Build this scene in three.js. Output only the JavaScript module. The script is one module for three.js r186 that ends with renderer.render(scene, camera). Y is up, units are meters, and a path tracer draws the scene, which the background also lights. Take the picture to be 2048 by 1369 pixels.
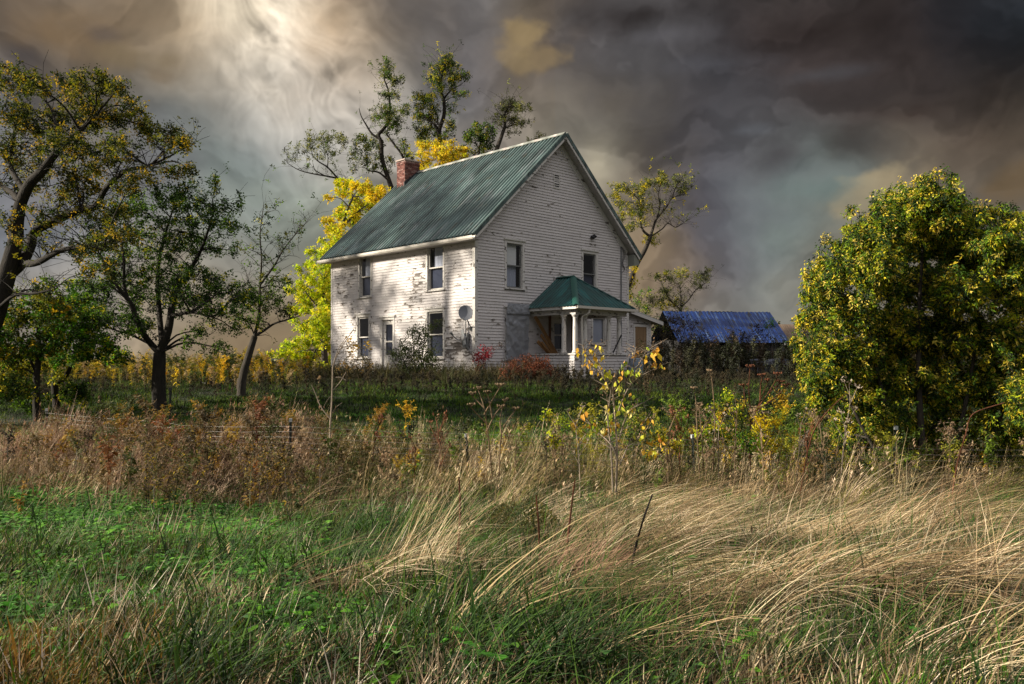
import * as THREE from 'three';
import { mergeGeometries } from 'three/addons/utils/BufferGeometryUtils.js';
import { ImprovedNoise } from 'three/addons/math/ImprovedNoise.js';

// ───────────────────────── camera, sky, sun, exposure ─────────────────────────
const W = 1024, H = 684, F = 1703, EYE = 1.5, HORIZON = 729;
const scene = new THREE.Scene();
const camera = new THREE.PerspectiveCamera(2 * Math.atan(684.5 / F) * 180 / Math.PI, 2048 / 1369, 0.1, 4000);
camera.position.set(0, EYE, 0);
camera.setViewOffset(2048, 1369, 0, -(HORIZON - 684.5), 2048, 1369);
camera.updateProjectionMatrix();
const renderer = new THREE.WebGLRenderer({ antialias: true });
renderer.setSize(W, H);
renderer.toneMapping = THREE.LinearToneMapping;
renderer.toneMappingExposure = 1.8;
renderer.shadowMap.enabled = true;
renderer.shadowMap.type = THREE.PCFSoftShadowMap;

const SUN_AZ = -98, SUN_ALT = 23, SUN_POWER = 5.0;      // degrees left of the view, degrees up
const sun = new THREE.DirectionalLight(new THREE.Color(1.0, 0.89, 0.72), SUN_POWER);
{
  const a = SUN_AZ * Math.PI / 180, e = SUN_ALT * Math.PI / 180;
  sun.position.set(Math.sin(a) * Math.cos(e), Math.sin(e), -Math.cos(a) * Math.cos(e)).multiplyScalar(120);
  sun.target.position.set(0, 0, -25);
  sun.position.add(sun.target.position);
  sun.castShadow = true;
  const c = sun.shadow.camera; c.left = -60; c.right = 60; c.top = 60; c.bottom = -60; c.near = 1; c.far = 300;
  sun.shadow.mapSize.set(4096, 4096); sun.shadow.radius = 2;
  scene.add(sun, sun.target);
}

// ───────────────────────── helpers ─────────────────────────
function rng(seed) { let a = seed >>> 0; return () => { a = (a + 0x6D2B79F5) >>> 0; let t = a; t = Math.imul(t ^ (t >>> 15), t | 1); t ^= t + Math.imul(t ^ (t >>> 7), t | 61); return ((t ^ (t >>> 14)) >>> 0) / 4294967296; }; }
const inoise = new ImprovedNoise();
const N3 = (x, y, z) => inoise.noise(x + 133.7, y + 71.3, z + 19.1);
function fbm(x, y, z, o = 4) { let s = 0, a = 0.5, f = 1; for (let i = 0; i < o; i++) { s += a * N3(x * f, y * f, z * f + i * 7.3); f *= 2.03; a *= 0.5; } return s; }
const clamp = (x, a = 0, b = 1) => Math.min(b, Math.max(a, x));
const sstep = (a, b, x) => { const t = clamp((x - a) / (b - a)); return t * t * (3 - 2 * t); };
const lerp = (a, b, t) => a + (b - a) * t;
const lin = (c) => { c /= 255; return c <= 0.04045 ? c / 12.92 : ((c + 0.055) / 1.055) ** 2.4; };
const V = (x, y, z) => new THREE.Vector3(x, y, z);
const P = (px, py, d) => V((px - 1024) / F * d, EYE + (HORIZON - py) / F * d, -d);   // where a point seen there stands at depth d
const used = {};
const numbered = (n) => { const k = used[n] = (used[n] ?? -1) + 1; return k ? n + '_' + String(k).padStart(3, '0') : n; };
function tag(o, label, category, group, kind) {
  if (label) o.userData.label = label; if (category) o.userData.category = category;
  if (group) o.userData.group = group; if (kind) o.userData.kind = kind; return o;
}
function thing(name, label, category, pos = [0, 0, 0], turn = 0, group) {
  const o = new THREE.Group(); o.name = numbered(name); o.position.set(...pos); o.rotation.y = turn; scene.add(o);
  return tag(o, label, category, group);
}
function part(parent, name, geo, mat, pos, turn = 0) {
  const m = new THREE.Mesh(geo, mat); m.name = name; m.castShadow = m.receiveShadow = true;
  if (pos) m.position.set(...pos); m.rotation.y = turn; parent.add(m); return m;
}
function sub(parent, name, pos = [0, 0, 0], turn = 0) { const g = new THREE.Group(); g.name = name; g.position.set(...pos); g.rotation.y = turn; parent.add(g); return g; }
function instanced(parent, name, geo, mat, list, kind = 'stuff') {       // list of {m: Matrix4, c: [r,g,b]}
  const im = new THREE.InstancedMesh(geo, mat, list.length); im.name = name; const col = new THREE.Color();
  list.forEach((e, i) => { im.setMatrixAt(i, e.m); col.setRGB(...e.c); im.setColorAt(i, col); });
  im.castShadow = im.receiveShadow = true; im.userData.kind = kind; im.frustumCulled = false; parent.add(im); return im;
}
function box(w, h, d, x = 0, y = 0, z = 0) { const g = new THREE.BoxGeometry(w, h, d); g.translate(x, y, z); return g; }
function boxMM(x0, x1, y0, y1, z0, z1) { return box(x1 - x0, y1 - y0, z1 - z0, (x0 + x1) / 2, (y0 + y1) / 2, (z0 + z1) / 2); }
function geoOf(pos, idx, uv) {
  const g = new THREE.BufferGeometry();
  g.setAttribute('position', new THREE.Float32BufferAttribute(pos, 3));
  g.setAttribute('uv', new THREE.Float32BufferAttribute(uv ?? new Array(pos.length / 3 * 2).fill(0.5), 2));
  g.setIndex(idx); g.computeVertexNormals(); return g;
}
function hex8(p, uvf) {                        // 8 corners: bottom ring 0-3, top ring 4-7, flat shaded
  const q = [[0, 3, 2, 1], [4, 5, 6, 7], [0, 1, 5, 4], [1, 2, 6, 5], [2, 3, 7, 6], [3, 0, 4, 7]], pos = [], uv = [], idx = [];
  for (const f of q) { const b = pos.length / 3; for (const i of f) { pos.push(...p[i]); uv.push(...(uvf ? uvf(p[i]) : [0.5, 0.5])); } idx.push(b, b + 1, b + 2, b, b + 2, b + 3); }
  return geoOf(pos, idx, uv);
}
function tube(pts, r0, r1, sides = 5, segs = 0) {  // tapered round tube through points
  const curve = pts.length > 2 ? new THREE.CatmullRomCurve3(pts, false, 'centripetal') : new THREE.LineCurve3(pts[0], pts[1]);
  const n = segs || Math.max(1, (pts.length - 1) * 2), pos = [], uv = [], idx = [];
  let up = V(0.31, 0.2, 0.93); let len = 0, last = null;
  for (let i = 0; i <= n; i++) {
    const t = i / n, c = curve.getPoint(t), tg = curve.getTangent(t).normalize();
    if (last) len += c.distanceTo(last); last = c;
    const a = up.clone().cross(tg).normalize(); if (a.lengthSq() < 0.1) a.set(1, 0, 0);
    const b = tg.clone().cross(a).normalize(); up = b.clone().cross(a).negate().lengthSq() > 0 ? up : up;
    const r = lerp(r0, r1, t);
    for (let s = 0; s <= sides; s++) { const w = s / sides * Math.PI * 2; const v = c.clone().addScaledVector(a, Math.cos(w) * r).addScaledVector(b, Math.sin(w) * r); pos.push(v.x, v.y, v.z); uv.push(s / sides * Math.max(1, Math.round(r0 * 12)), len); }
  }
  for (let i = 0; i < n; i++) for (let s = 0; s < sides; s++) { const a = i * (sides + 1) + s, b = a + sides + 1; idx.push(a, a + 1, b, b, a + 1, b + 1); }
  return geoOf(pos, idx, uv);
}
function merged(list) { return list.length === 1 ? list[0] : mergeGeometries(list, false); }
function texture(w, h, f, { srgb = false, repeat, gray } = {}) {          // f(u, v, x, y) -> [r,g,b] linear 0..1
  const d = new Uint8Array(w * h * 4);
  for (let y = 0; y < h; y++) for (let x = 0; x < w; x++) {
    const c = f((x + 0.5) / w, (y + 0.5) / h, x, y), i = (y * w + x) * 4;
    for (let k = 0; k < 3; k++) { const q = clamp(Array.isArray(c) ? c[k] : c); d[i + k] = Math.round(255 * (srgb ? (q <= 0.0031308 ? 12.92 * q : 1.055 * q ** (1 / 2.4) - 0.055) : q)); }
    d[i + 3] = 255;
  }
  const t = new THREE.DataTexture(d, w, h); t.magFilter = THREE.LinearFilter; t.minFilter = THREE.LinearMipmapLinearFilter; t.generateMipmaps = true;
  t.wrapS = t.wrapT = THREE.RepeatWrapping; if (srgb) t.colorSpace = THREE.SRGBColorSpace; if (repeat) t.repeat.set(...repeat); t.needsUpdate = true; return t;
}
const rgb = (r, g, b) => new THREE.Color().setRGB(r, g, b);
const std = (c, o = {}) => new THREE.MeshStandardMaterial({ color: rgb(...c), roughness: 0.8, ...o });

// ───────────────────────── sky ─────────────────────────
{
  // colour of the cloud deck by direction: [px, py, r, g, b (sRGB as seen)] converted to azimuth / elevation
  const C = [
    [-60, -30, 88, 74, 60], [60, 20, 105, 88, 66], [160, 40, 122, 102, 78], [40, 110, 84, 78, 76], [120, 150, 92, 84, 78], [230, 110, 118, 102, 80], [300, 60, 118, 98, 74], [340, 120, 120, 108, 88],
    [260, 190, 92, 92, 92], [380, 230, 88, 92, 92], [330, 300, 104, 104, 106], [150, 210, 118, 110, 98], [60, 300, 112, 112, 114], [450, 300, 112, 120, 116], [500, 400, 126, 134, 124], [420, 460, 132, 134, 128], [580, 470, 130, 136, 126],
    [440, -20, 205, 185, 155], [480, 20, 236, 222, 196], [530, 60, 222, 210, 188], [570, 120, 196, 188, 174], [620, 190, 178, 170, 160], [650, 60, 188, 160, 126], [690, 110, 166, 146, 120], [690, 240, 172, 166, 156], [560, 230, 140, 140, 134], [480, 170, 112, 108, 102], [400, 90, 160, 140, 112],
    [760, 40, 100, 88, 76], [840, 60, 84, 78, 74], [760, 180, 126, 118, 108], [840, 200, 104, 102, 100], [930, 100, 88, 86, 88], [950, 190, 98, 94, 98], [1000, 250, 126, 118, 108], [900, 280, 132, 126, 116], [1120, 220, 118, 108, 96], [1190, 320, 168, 160, 138], [1220, 270, 118, 108, 92], [1100, 40, 62, 56, 54], [1060, 80, 112, 96, 72],
    [1200, 10, 40, 33, 30], [1290, 110, 84, 82, 84], [1180, 110, 92, 88, 90], [1310, 210, 66, 60, 58], [1290, 330, 92, 82, 68], [1400, 60, 50, 44, 42], [1420, 130, 78, 76, 80], [1500, 30, 32, 27, 26], [1560, 110, 66, 52, 48], [1700, 40, 30, 24, 22], [1780, 110, 56, 44, 40], [1880, 40, 26, 30, 38], [1960, 120, 22, 25, 30], [2030, 190, 14, 13, 12], [2060, 40, 30, 38, 46], [1640, 170, 78, 68, 66], [1500, 200, 70, 66, 68], [1760, 210, 66, 56, 52], [1900, 260, 58, 47, 42], [2040, 280, 46, 38, 30],
    [1400, 250, 72, 66, 70], [1480, 270, 86, 88, 92], [1560, 290, 68, 62, 64], [1690, 290, 50, 40, 38], [1760, 330, 76, 68, 64], [1600, 350, 98, 106, 104], [1660, 380, 106, 122, 118], [1780, 400, 136, 124, 98], [1820, 360, 122, 110, 88], [1960, 360, 104, 88, 68], [2040, 350, 96, 82, 66], [2040, 420, 118, 106, 90], [1960, 430, 116, 107, 94], [2090, 380, 104, 92, 76], [1900, 320, 80, 68, 60],
    [1420, 400, 76, 74, 84], [1500, 410, 92, 92, 94], [1420, 490, 78, 74, 84], [1300, 430, 122, 106, 84], [1270, 500, 138, 116, 86], [1340, 560, 138, 116, 88], [1480, 470, 84, 76, 88], [1540, 460, 108, 122, 118], [1500, 560, 112, 112, 108], [1580, 580, 122, 120, 108], [1700, 540, 110, 108, 98], [1900, 560, 112, 104, 90], [2040, 500, 120, 108, 88],
    [60, 420, 118, 122, 130], [150, 560, 142, 138, 132], [60, 620, 148, 138, 122], [350, 600, 152, 142, 124], [250, 700, 150, 130, 102], [430, 690, 148, 126, 96], [560, 650, 142, 122, 92], [620, 560, 126, 118, 98], [700, 700, 138, 118, 90], [500, 530, 140, 136, 126], [1250, 640, 130, 112, 88], [1450, 650, 118, 108, 94], [1700, 690, 116, 106, 92], [1000, 700, 135, 118, 94], [800, 500, 140, 132, 118], [1000, 450, 130, 120, 104],
  ].map(([x, y, ...c]) => { const X = (x - 1024) / F, Y = (HORIZON - y) / F; return [Math.atan(X), Math.atan(Y / Math.hypot(1, X)), ...c.map(lin), 0.045]; });
  // the rest of the sky: broken cloud, brightened high behind to light the gable
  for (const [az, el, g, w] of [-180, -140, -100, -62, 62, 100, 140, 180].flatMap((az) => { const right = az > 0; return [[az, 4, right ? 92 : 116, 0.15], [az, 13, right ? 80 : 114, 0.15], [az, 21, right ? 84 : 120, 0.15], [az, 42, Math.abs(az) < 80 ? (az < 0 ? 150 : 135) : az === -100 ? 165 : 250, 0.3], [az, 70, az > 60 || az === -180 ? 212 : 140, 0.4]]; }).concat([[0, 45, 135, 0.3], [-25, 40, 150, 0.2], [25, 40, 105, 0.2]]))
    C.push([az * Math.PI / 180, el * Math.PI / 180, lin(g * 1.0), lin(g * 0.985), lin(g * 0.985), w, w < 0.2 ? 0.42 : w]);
  const GW = 720, GH = 184, grid = new Float32Array(GW * GH * 3), D2 = Math.PI / 360;
  for (let j = 0; j < GH; j++) for (let i = 0; i < GW; i++) {
    const az = (i / GW - 0.5) * 2 * Math.PI, el = (j - 3) * D2; let sw = 0, r = 0, g = 0, b = 0;
    for (const c of C) {
      let da = az - c[0]; if (da > Math.PI) da -= 2 * Math.PI; if (da < -Math.PI) da += 2 * Math.PI;
      const de = el - c[1], q = (da * da * Math.cos(el) ** 2 * (c[6] ? (c[5] / c[6]) ** 2 : 1) + de * de) / (c[5] * c[5]);
      const w = Math.exp(-q * 0.9) * (c[5] < 0.1 ? 1 : 0.3) + 0.0004 / (1 + q * q * 0.2);
      sw += w; r += w * c[2]; g += w * c[3]; b += w * c[4];
    }
    grid.set([r / sw, g / sw, b / sw], (j * GW + i) * 3);
  }
  const SW = 4096, SH = 2048, data = new Float32Array(SW * SH * 4), out = [0, 0, 0];
  const look = (az, el) => {
    const x = ((az / (2 * Math.PI) + 0.5) * GW + GW) % GW, y = clamp(el / D2 + 3, 0, GH - 1.001), x0 = Math.floor(x), y0 = Math.floor(y), fx = x - x0, fy = y - y0, x1 = (x0 + 1) % GW;
    for (let k = 0; k < 3; k++) { const a = grid[(y0 * GW + x0) * 3 + k], b = grid[(y0 * GW + x1) * 3 + k], c = grid[((y0 + 1) * GW + x0) * 3 + k], d = grid[((y0 + 1) * GW + x1) * 3 + k]; out[k] = lerp(lerp(a, b, fx), lerp(c, d, fx), fy); }
  };
  // filaments of high cloud: a brush of wisps fanning down from a bright core
  const core = [[470, -30], [520, 60], [590, 140], [680, 250]].map(([x, y]) => [Math.atan((x - 1024) / F), Math.atan((HORIZON - y) / F)]);
  // single clouds: [px, py, rx, ry, r, g, b, grain, softness, strength]
  const puffs = [[1052, 82, 50, 44, 146, 126, 92, 26, 0.2, 0.8], [1080, 120, 48, 40, 132, 114, 86, 26, 0.3, 0.75], [1038, 122, 38, 34, 136, 118, 88, 26, 0.3, 0.7], [1150, 70, 40, 26, 104, 92, 82, 20, 0.8, 0.4], [1772, 388, 112, 52, 160, 145, 116, 16, 0.0, 0.85], [1700, 420, 60, 30, 128, 122, 104, 16, 0.3, 0.6], [1860, 350, 60, 26, 128, 112, 88, 16, 0.4, 0.5], [2010, 378, 120, 46, 104, 86, 62, 14, 0.3, 0.7], [1705, 292, 90, 34, 50, 42, 40, 14, 1.0, 0.55], [1560, 310, 90, 46, 60, 54, 57, 12, 0.8, 0.55],
    [1440, 128, 130, 22, 90, 90, 96, 16, 1.0, 0.55], [1490, 262, 70, 18, 98, 102, 108, 20, 1.1, 0.6], [1640, 150, 150, 16, 82, 82, 86, 14, 1, 0.5], [1330, 70, 110, 16, 96, 94, 98, 14, 0.9, 0.5], [1620, 380, 120, 30, 108, 124, 120, 12, 0.9, 0.6], [1560, 470, 70, 40, 118, 128, 122, 12, 0.9, 0.5], [1300, 26, 220, 40, 36, 30, 28, 10, 1.0, 0.75], [1640, 60, 200, 40, 28, 22, 20, 9, 0.9, 0.7], [1820, 230, 150, 30, 58, 46, 42, 10, 0.9, 0.6],
    [100, 70, 150, 52, 128, 106, 80, 11, 0.55, 0.7], [245, 115, 80, 34, 124, 108, 84, 14, 0.5, 0.7], [335, 120, 60, 30, 132, 116, 92, 14, 0.5, 0.6], [130, 225, 46, 20, 124, 108, 84, 18, 0.6, 0.6], [320, 155, 36, 14, 120, 104, 84, 18, 0.6, 0.5], [50, 110, 60, 30, 70, 66, 70, 12, 0.8, 0.5], [200, 70, 40, 20, 82, 78, 82, 14, 0.8, 0.4], [660, 60, 70, 60, 190, 160, 124, 10, 0.9, 0.5], [470, 30, 90, 60, 238, 222, 194, 9, 0.9, 0.6], [1190, 330, 46, 70, 176, 166, 142, 8, 1.1, 0.7], [1230, 200, 110, 70, 92, 82, 68, 8, 1, 0.5], [90, 400, 90, 40, 126, 120, 118, 12, 0.9, 0.4]]
    .map(([x, y, rx, ry, r, g, b, gr, so, st]) => { const X = (x - 1024) / F, Y = (HORIZON - y) / F; return [Math.atan(X), Math.atan(Y / Math.hypot(1, X)), rx / F * Math.cos(Math.atan(X)) ** 2, ry / F, lin(r), lin(g), lin(b), gr, so, st]; });
  for (let j = 0; j < SH; j++) {
    const el = ((j + 0.5) / SH - 0.5) * Math.PI; 
    for (let i = 0; i < SW; i++) {
      const o = (j * SW + i) * 4; data[o + 3] = 1;
      if (el < -0.02) { data[o] = 0.1; data[o + 1] = 0.09; data[o + 2] = 0.07; continue; }
      const th = ((i + 0.5) / SW - 0.5) * 2 * Math.PI; let az = th + Math.PI / 2; if (az > Math.PI) az -= 2 * Math.PI;
      const ce = Math.cos(el), dx = Math.cos(th) * ce, dy = Math.sin(el), dz = Math.sin(th) * ce;
      const near = Math.abs(az) < 0.7 && el < 0.5;
      const wx = fbm(dx * 7, dy * 7, dz * 7 + 3, near ? 5 : 3), wy = fbm(dx * 7 + 9, dy * 7, dz * 7, near ? 5 : 3);
      look(az + wx * 0.085, el + wy * 0.06);
      const big = fbm(dx * 5, dy * 9, dz * 5 + 40, near ? 6 : 3), fine = near ? fbm(dx * 26 + wx * 2, dy * 34 + wy * 2, dz * 26, 4) : 0;
      let k = 1.03 + 0.40 * big + 0.34 * fine, wisp = 0;
      if (near) {                                                // overlapping cloud decks with soft torn edges
        const e1 = fbm(az * 5 + wx * 1.3, el * 11 + wy * 1.5, 21.5, 6), e2 = fbm(az * 11 + wx * 2 + 4, el * 24 + wy * 2, 31.5, 5);
        k *= lerp(0.86, 1.13, sstep(-0.08, 0.14, e1)) * lerp(0.93, 1.07, sstep(-0.06, 0.11, e2)) * (1 + 0.14 * Math.max(0, 0.06 - Math.abs(e1 - 0.03)) / 0.06);
      }
      if (near && az < -0.02 && el > 0.06) {
        let best = 9, side = 0, along = 0;
        for (let s = 0; s < 3; s++) {
          const [ax, ay] = core[s], [bx, by] = core[s + 1], ux = bx - ax, uy = by - ay, L = Math.hypot(ux, uy), t = clamp(((az - ax) * ux + (el - ay) * uy) / (L * L)), qx = az - ax - ux * t, qy = el - ay - uy * t, d = Math.hypot(qx, qy);
          if (d < best) { best = d; side = (qx * -uy + qy * ux) / L; along = (s + t); }
        }
        const m = Math.exp(-((best / (0.05 + 0.02 * along)) ** 2)), cx = fbm(az * 9, el * 9, 2.2, 3), cy = fbm(az * 9 + 5, el * 9, 6.2, 3);
        const fan = side / (0.5 + along * 0.42) + cx * 0.026, run = along * 0.8 + cy * 0.7;
        const str = fbm(fan * 46, run * 1.5, 5.5, 5), ridge = Math.max(0, 1 - Math.abs(fbm(fan * 62 + cx * 2, run * 1.7 + cy * 1.5, 8.5, 5)) * 6), ridge2 = Math.max(0, 1 - Math.abs(fbm(fan * 120 + cx * 4, run * 3 + cy * 2, 1.5, 4)) * 6);
        wisp = m * (str * 1.25 + ridge * 0.26 + ridge2 * 0.08 + 0.02);
      }
      let pr = 0, pg = 0, pb = 0, pa = 0;
      if (near) for (const q of puffs) {
        const ux = (az - q[0]) / q[2], uy = (el - q[1]) / q[3], rr = ux * ux + uy * uy; if (rr > 3.2) continue;
        const e = sstep(-0.1, q[8] + 0.45, 1 - Math.sqrt(rr) + 1.35 * fbm(az * q[7] + q[0] * 90, el * q[7] * 1.3, 4.4, 5)) * q[9]; pr = lerp(pr, q[4], e); pg = lerp(pg, q[5], e); pb = lerp(pb, q[6], e); pa = pa + (1 - pa) * e;
      }
      k = Math.max(0.25, k + wisp);
      const warm = 1 + 0.10 * big, L = 0.3333 * (out[0] + out[1] + out[2]);
      const sat = az > 0.05 ? 0.8 : 0.92; for (let c = 0; c < 3; c++) data[o + c] = Math.max(0.002, 1.13 / 1.8 * (L + (out[c] - L) * sat) * k * (c === 0 ? warm : c === 2 ? 2 - warm : 1));
      if (pa > 0) { const kk = 1 + 0.25 * fine + 0.2 * big; [pr, pg, pb].forEach((v, c) => { data[o + c] = lerp(data[o + c], v / pa * kk * 1.06 / 1.8, pa); }); }
    }
  }
  { const md = (a, b, az0, az1) => { const v = []; for (let j = Math.floor((a / 180 + 0.5) * SH); j < (b / 180 + 0.5) * SH; j += 8) for (let i = 0; i < SW; i += 16) { const az = (((i / SW - 0.5) * 360 + 90 + 540) % 360) - 180; if (az >= az0 && az <= az1) { const o = (j * SW + i) * 4; v.push((data[o] + data[o + 1] + data[o + 2]) / 3); } } v.sort((x, y) => x - y); return v[v.length >> 1].toFixed(3); }; console.log('sky median 10-20', md(10, 20, -180, 180), 'frame low', md(1, 9, -31, 31), 'frame low right', md(1, 9, 10, 31), 'frame', md(0, 22, -31, 31), 'back high', md(30, 60, 90, 180)); }
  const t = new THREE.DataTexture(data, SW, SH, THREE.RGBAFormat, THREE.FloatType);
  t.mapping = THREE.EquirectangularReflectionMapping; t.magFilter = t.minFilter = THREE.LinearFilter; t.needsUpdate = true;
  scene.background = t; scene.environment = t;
}

// ───────────────────────── ground ─────────────────────────
function groundY(x, z) {
  const d = -z;
  let y = -0.42 * sstep(3, 11, d) + 1.3 * sstep(13, 31, d) - 0.12 * sstep(45, 120, d);
  y += 0.10 * N3(x * 0.55, d * 0.55, 1) * (1 - sstep(14, 22, d)) * sstep(2.4, 4, d) + 0.03 * N3(x * 1.7, d * 1.7, 4) * (1 - sstep(14, 30, d));
  y += 0.06 * N3(x * 0.12, d * 0.12, 9);
  return y;
}
// ground sheet to the horizon
{
  const axis = (near, far, n, grow) => { const a = []; let s = near, x = 0; while (x < far) { a.push(x); x += s; if (x > n) s *= grow; } a.push(far); return a; };
  const half = axis(0.35, 1600, 24, 1.12), xs = [...half.slice(1).map((v) => -v).reverse(), ...half];
  const front = axis(0.35, 2600, 46, 1.12), zs = [...axis(1.5, 220, 8, 1.25).slice(1).reverse(), ...front.map((v) => -v)];
  const pos = [], uv = [], col = [], idx = [];
  for (const z of zs) for (const x of xs) {
    const d = -z; pos.push(x, groundY(x, z), z); uv.push(x / 2.4, z / 2.4);
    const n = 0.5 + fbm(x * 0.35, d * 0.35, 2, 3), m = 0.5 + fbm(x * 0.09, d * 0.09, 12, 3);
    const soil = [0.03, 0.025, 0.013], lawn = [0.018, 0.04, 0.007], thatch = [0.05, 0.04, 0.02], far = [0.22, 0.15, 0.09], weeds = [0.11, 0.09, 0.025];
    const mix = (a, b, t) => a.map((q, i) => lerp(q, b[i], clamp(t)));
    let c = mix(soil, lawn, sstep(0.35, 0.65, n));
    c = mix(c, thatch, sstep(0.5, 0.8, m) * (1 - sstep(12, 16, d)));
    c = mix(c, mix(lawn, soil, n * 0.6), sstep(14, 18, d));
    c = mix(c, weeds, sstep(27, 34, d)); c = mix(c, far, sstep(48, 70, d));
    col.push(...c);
  }
  const w = xs.length;
  for (let j = 0; j < zs.length - 1; j++) for (let i = 0; i < w - 1; i++) { const a = j * w + i; idx.push(a, a + 1, a + w, a + 1, a + w + 1, a + w); }
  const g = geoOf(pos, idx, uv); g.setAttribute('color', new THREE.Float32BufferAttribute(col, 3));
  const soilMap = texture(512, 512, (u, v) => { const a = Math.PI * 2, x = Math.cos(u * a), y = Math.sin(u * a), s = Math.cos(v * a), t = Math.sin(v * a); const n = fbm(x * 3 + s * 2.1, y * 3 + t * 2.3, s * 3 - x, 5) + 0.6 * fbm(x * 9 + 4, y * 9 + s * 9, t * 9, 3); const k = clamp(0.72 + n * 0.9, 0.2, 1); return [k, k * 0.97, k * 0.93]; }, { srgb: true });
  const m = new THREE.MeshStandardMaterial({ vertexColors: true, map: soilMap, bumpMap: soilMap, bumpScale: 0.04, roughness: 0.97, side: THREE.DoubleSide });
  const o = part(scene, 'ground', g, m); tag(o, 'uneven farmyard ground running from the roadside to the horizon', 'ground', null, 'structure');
  // bare crop field beyond the rear fence
  const fp = [], fi = [], fu = [], fz = [62, 90, 140, 230, 400, 800, 1800], fx = [-900, -400, -200, -120, -70, -40, -20, -10, -4];
  for (const d of fz) for (const x of fx) { fp.push(x, groundY(x, -d) + 0.05, -d); fu.push(x / 3, d / 3); }
  for (let j = 0; j < fz.length - 1; j++) for (let i = 0; i < fx.length - 1; i++) { const a = j * fx.length + i; fi.push(a, a + 1, a + fx.length, a + 1, a + fx.length + 1, a + fx.length); }
  const field = part(scene, 'field', geoOf(fp, fi, fu), new THREE.MeshStandardMaterial({ color: rgb(0.3, 0.19, 0.115), map: soilMap, roughness: 1, side: THREE.DoubleSide }));
  tag(field, 'bare brown harvested field beyond the rear fence', 'field', null, 'structure');
}

// ───────────────────────── farmhouse ─────────────────────────
const HX = -1.43, HD = 32.9, HY = 0.93, TURN = Math.atan2(0.692, 0.722);
const WID = 9.42, LEN = 10.3, EAVE = 5.51, RIDGE = 10.27, OVER = 0.4, GOV = 0.45, ANG = Math.atan2(RIDGE - EAVE, WID / 2 + OVER), SLOPE = Math.tan(ANG);
const houseToWorld = (x, y, z) => V(HX + x * Math.cos(TURN) + z * Math.sin(TURN), HY + y, -HD - x * Math.sin(TURN) + z * Math.cos(TURN));

function peelMap(seed, w, h, amount) {            // flaking white paint over grey weathered wood; rows of 0.118 m
  const tex = texture(1024, 1024, (u, v) => {
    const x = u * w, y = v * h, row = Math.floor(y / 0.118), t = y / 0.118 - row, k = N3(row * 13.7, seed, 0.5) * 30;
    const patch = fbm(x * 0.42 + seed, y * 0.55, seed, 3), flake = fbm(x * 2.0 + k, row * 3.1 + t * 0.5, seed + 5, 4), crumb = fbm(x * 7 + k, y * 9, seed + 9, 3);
    const edge = 0.10 * sstep(0.62, 0.98, 1 - t) + 0.03 * sstep(0.85, 1, t);  // worn board edges, strengthened to stand in for the lap shadow lines
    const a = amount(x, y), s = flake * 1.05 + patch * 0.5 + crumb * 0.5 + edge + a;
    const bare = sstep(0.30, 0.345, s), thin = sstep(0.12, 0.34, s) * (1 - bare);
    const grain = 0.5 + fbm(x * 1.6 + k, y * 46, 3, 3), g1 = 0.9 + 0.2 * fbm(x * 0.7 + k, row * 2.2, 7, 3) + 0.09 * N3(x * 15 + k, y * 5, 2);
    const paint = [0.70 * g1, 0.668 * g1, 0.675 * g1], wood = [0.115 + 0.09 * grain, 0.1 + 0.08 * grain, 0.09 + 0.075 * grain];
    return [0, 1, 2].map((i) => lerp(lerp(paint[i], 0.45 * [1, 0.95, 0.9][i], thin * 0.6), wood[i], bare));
  }, { srgb: true });
  return new THREE.MeshStandardMaterial({ map: tex, roughness: 0.82 });
}
const bump2 = (x, y, cx, cy, rx, ry, a) => a * Math.exp(-(((x - cx) / rx) ** 2) - ((y - cy) / ry) ** 2);
const M = {};
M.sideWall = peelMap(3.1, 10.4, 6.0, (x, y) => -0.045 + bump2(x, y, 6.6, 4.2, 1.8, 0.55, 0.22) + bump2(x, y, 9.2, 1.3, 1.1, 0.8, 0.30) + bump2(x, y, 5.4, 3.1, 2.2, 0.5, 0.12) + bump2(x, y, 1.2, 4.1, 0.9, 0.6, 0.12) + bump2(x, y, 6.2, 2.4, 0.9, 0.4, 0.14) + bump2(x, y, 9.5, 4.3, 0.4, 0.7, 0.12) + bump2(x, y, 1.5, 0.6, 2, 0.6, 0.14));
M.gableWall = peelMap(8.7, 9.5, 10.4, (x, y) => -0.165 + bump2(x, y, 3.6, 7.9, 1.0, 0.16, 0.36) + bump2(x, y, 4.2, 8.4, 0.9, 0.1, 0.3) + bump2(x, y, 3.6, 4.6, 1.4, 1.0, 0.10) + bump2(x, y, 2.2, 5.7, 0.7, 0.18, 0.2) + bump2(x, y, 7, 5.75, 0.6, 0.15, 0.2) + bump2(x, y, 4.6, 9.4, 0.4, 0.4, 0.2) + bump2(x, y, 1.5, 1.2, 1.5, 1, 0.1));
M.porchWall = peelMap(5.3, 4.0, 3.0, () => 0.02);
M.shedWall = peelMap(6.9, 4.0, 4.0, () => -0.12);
const trimMap = texture(256, 256, (u, v) => { const n = fbm(u * 5, v * 22, 4, 4), c = sstep(0.2, 0.26, n + 0.25 * fbm(u * 30, v * 40, 8, 2)); return [lerp(0.66, 0.17, c), lerp(0.635, 0.155, c), lerp(0.62, 0.145, c)]; }, { srgb: true });
M.trim = new THREE.MeshStandardMaterial({ map: trimMap, roughness: 0.75 });
M.soffit = std([0.42, 0.40, 0.385], { roughness: 0.85 });
M.sash = std([0.16, 0.165, 0.165], { roughness: 0.5 });
M.sashPale = std([0.5, 0.48, 0.45], { roughness: 0.6 });
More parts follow.
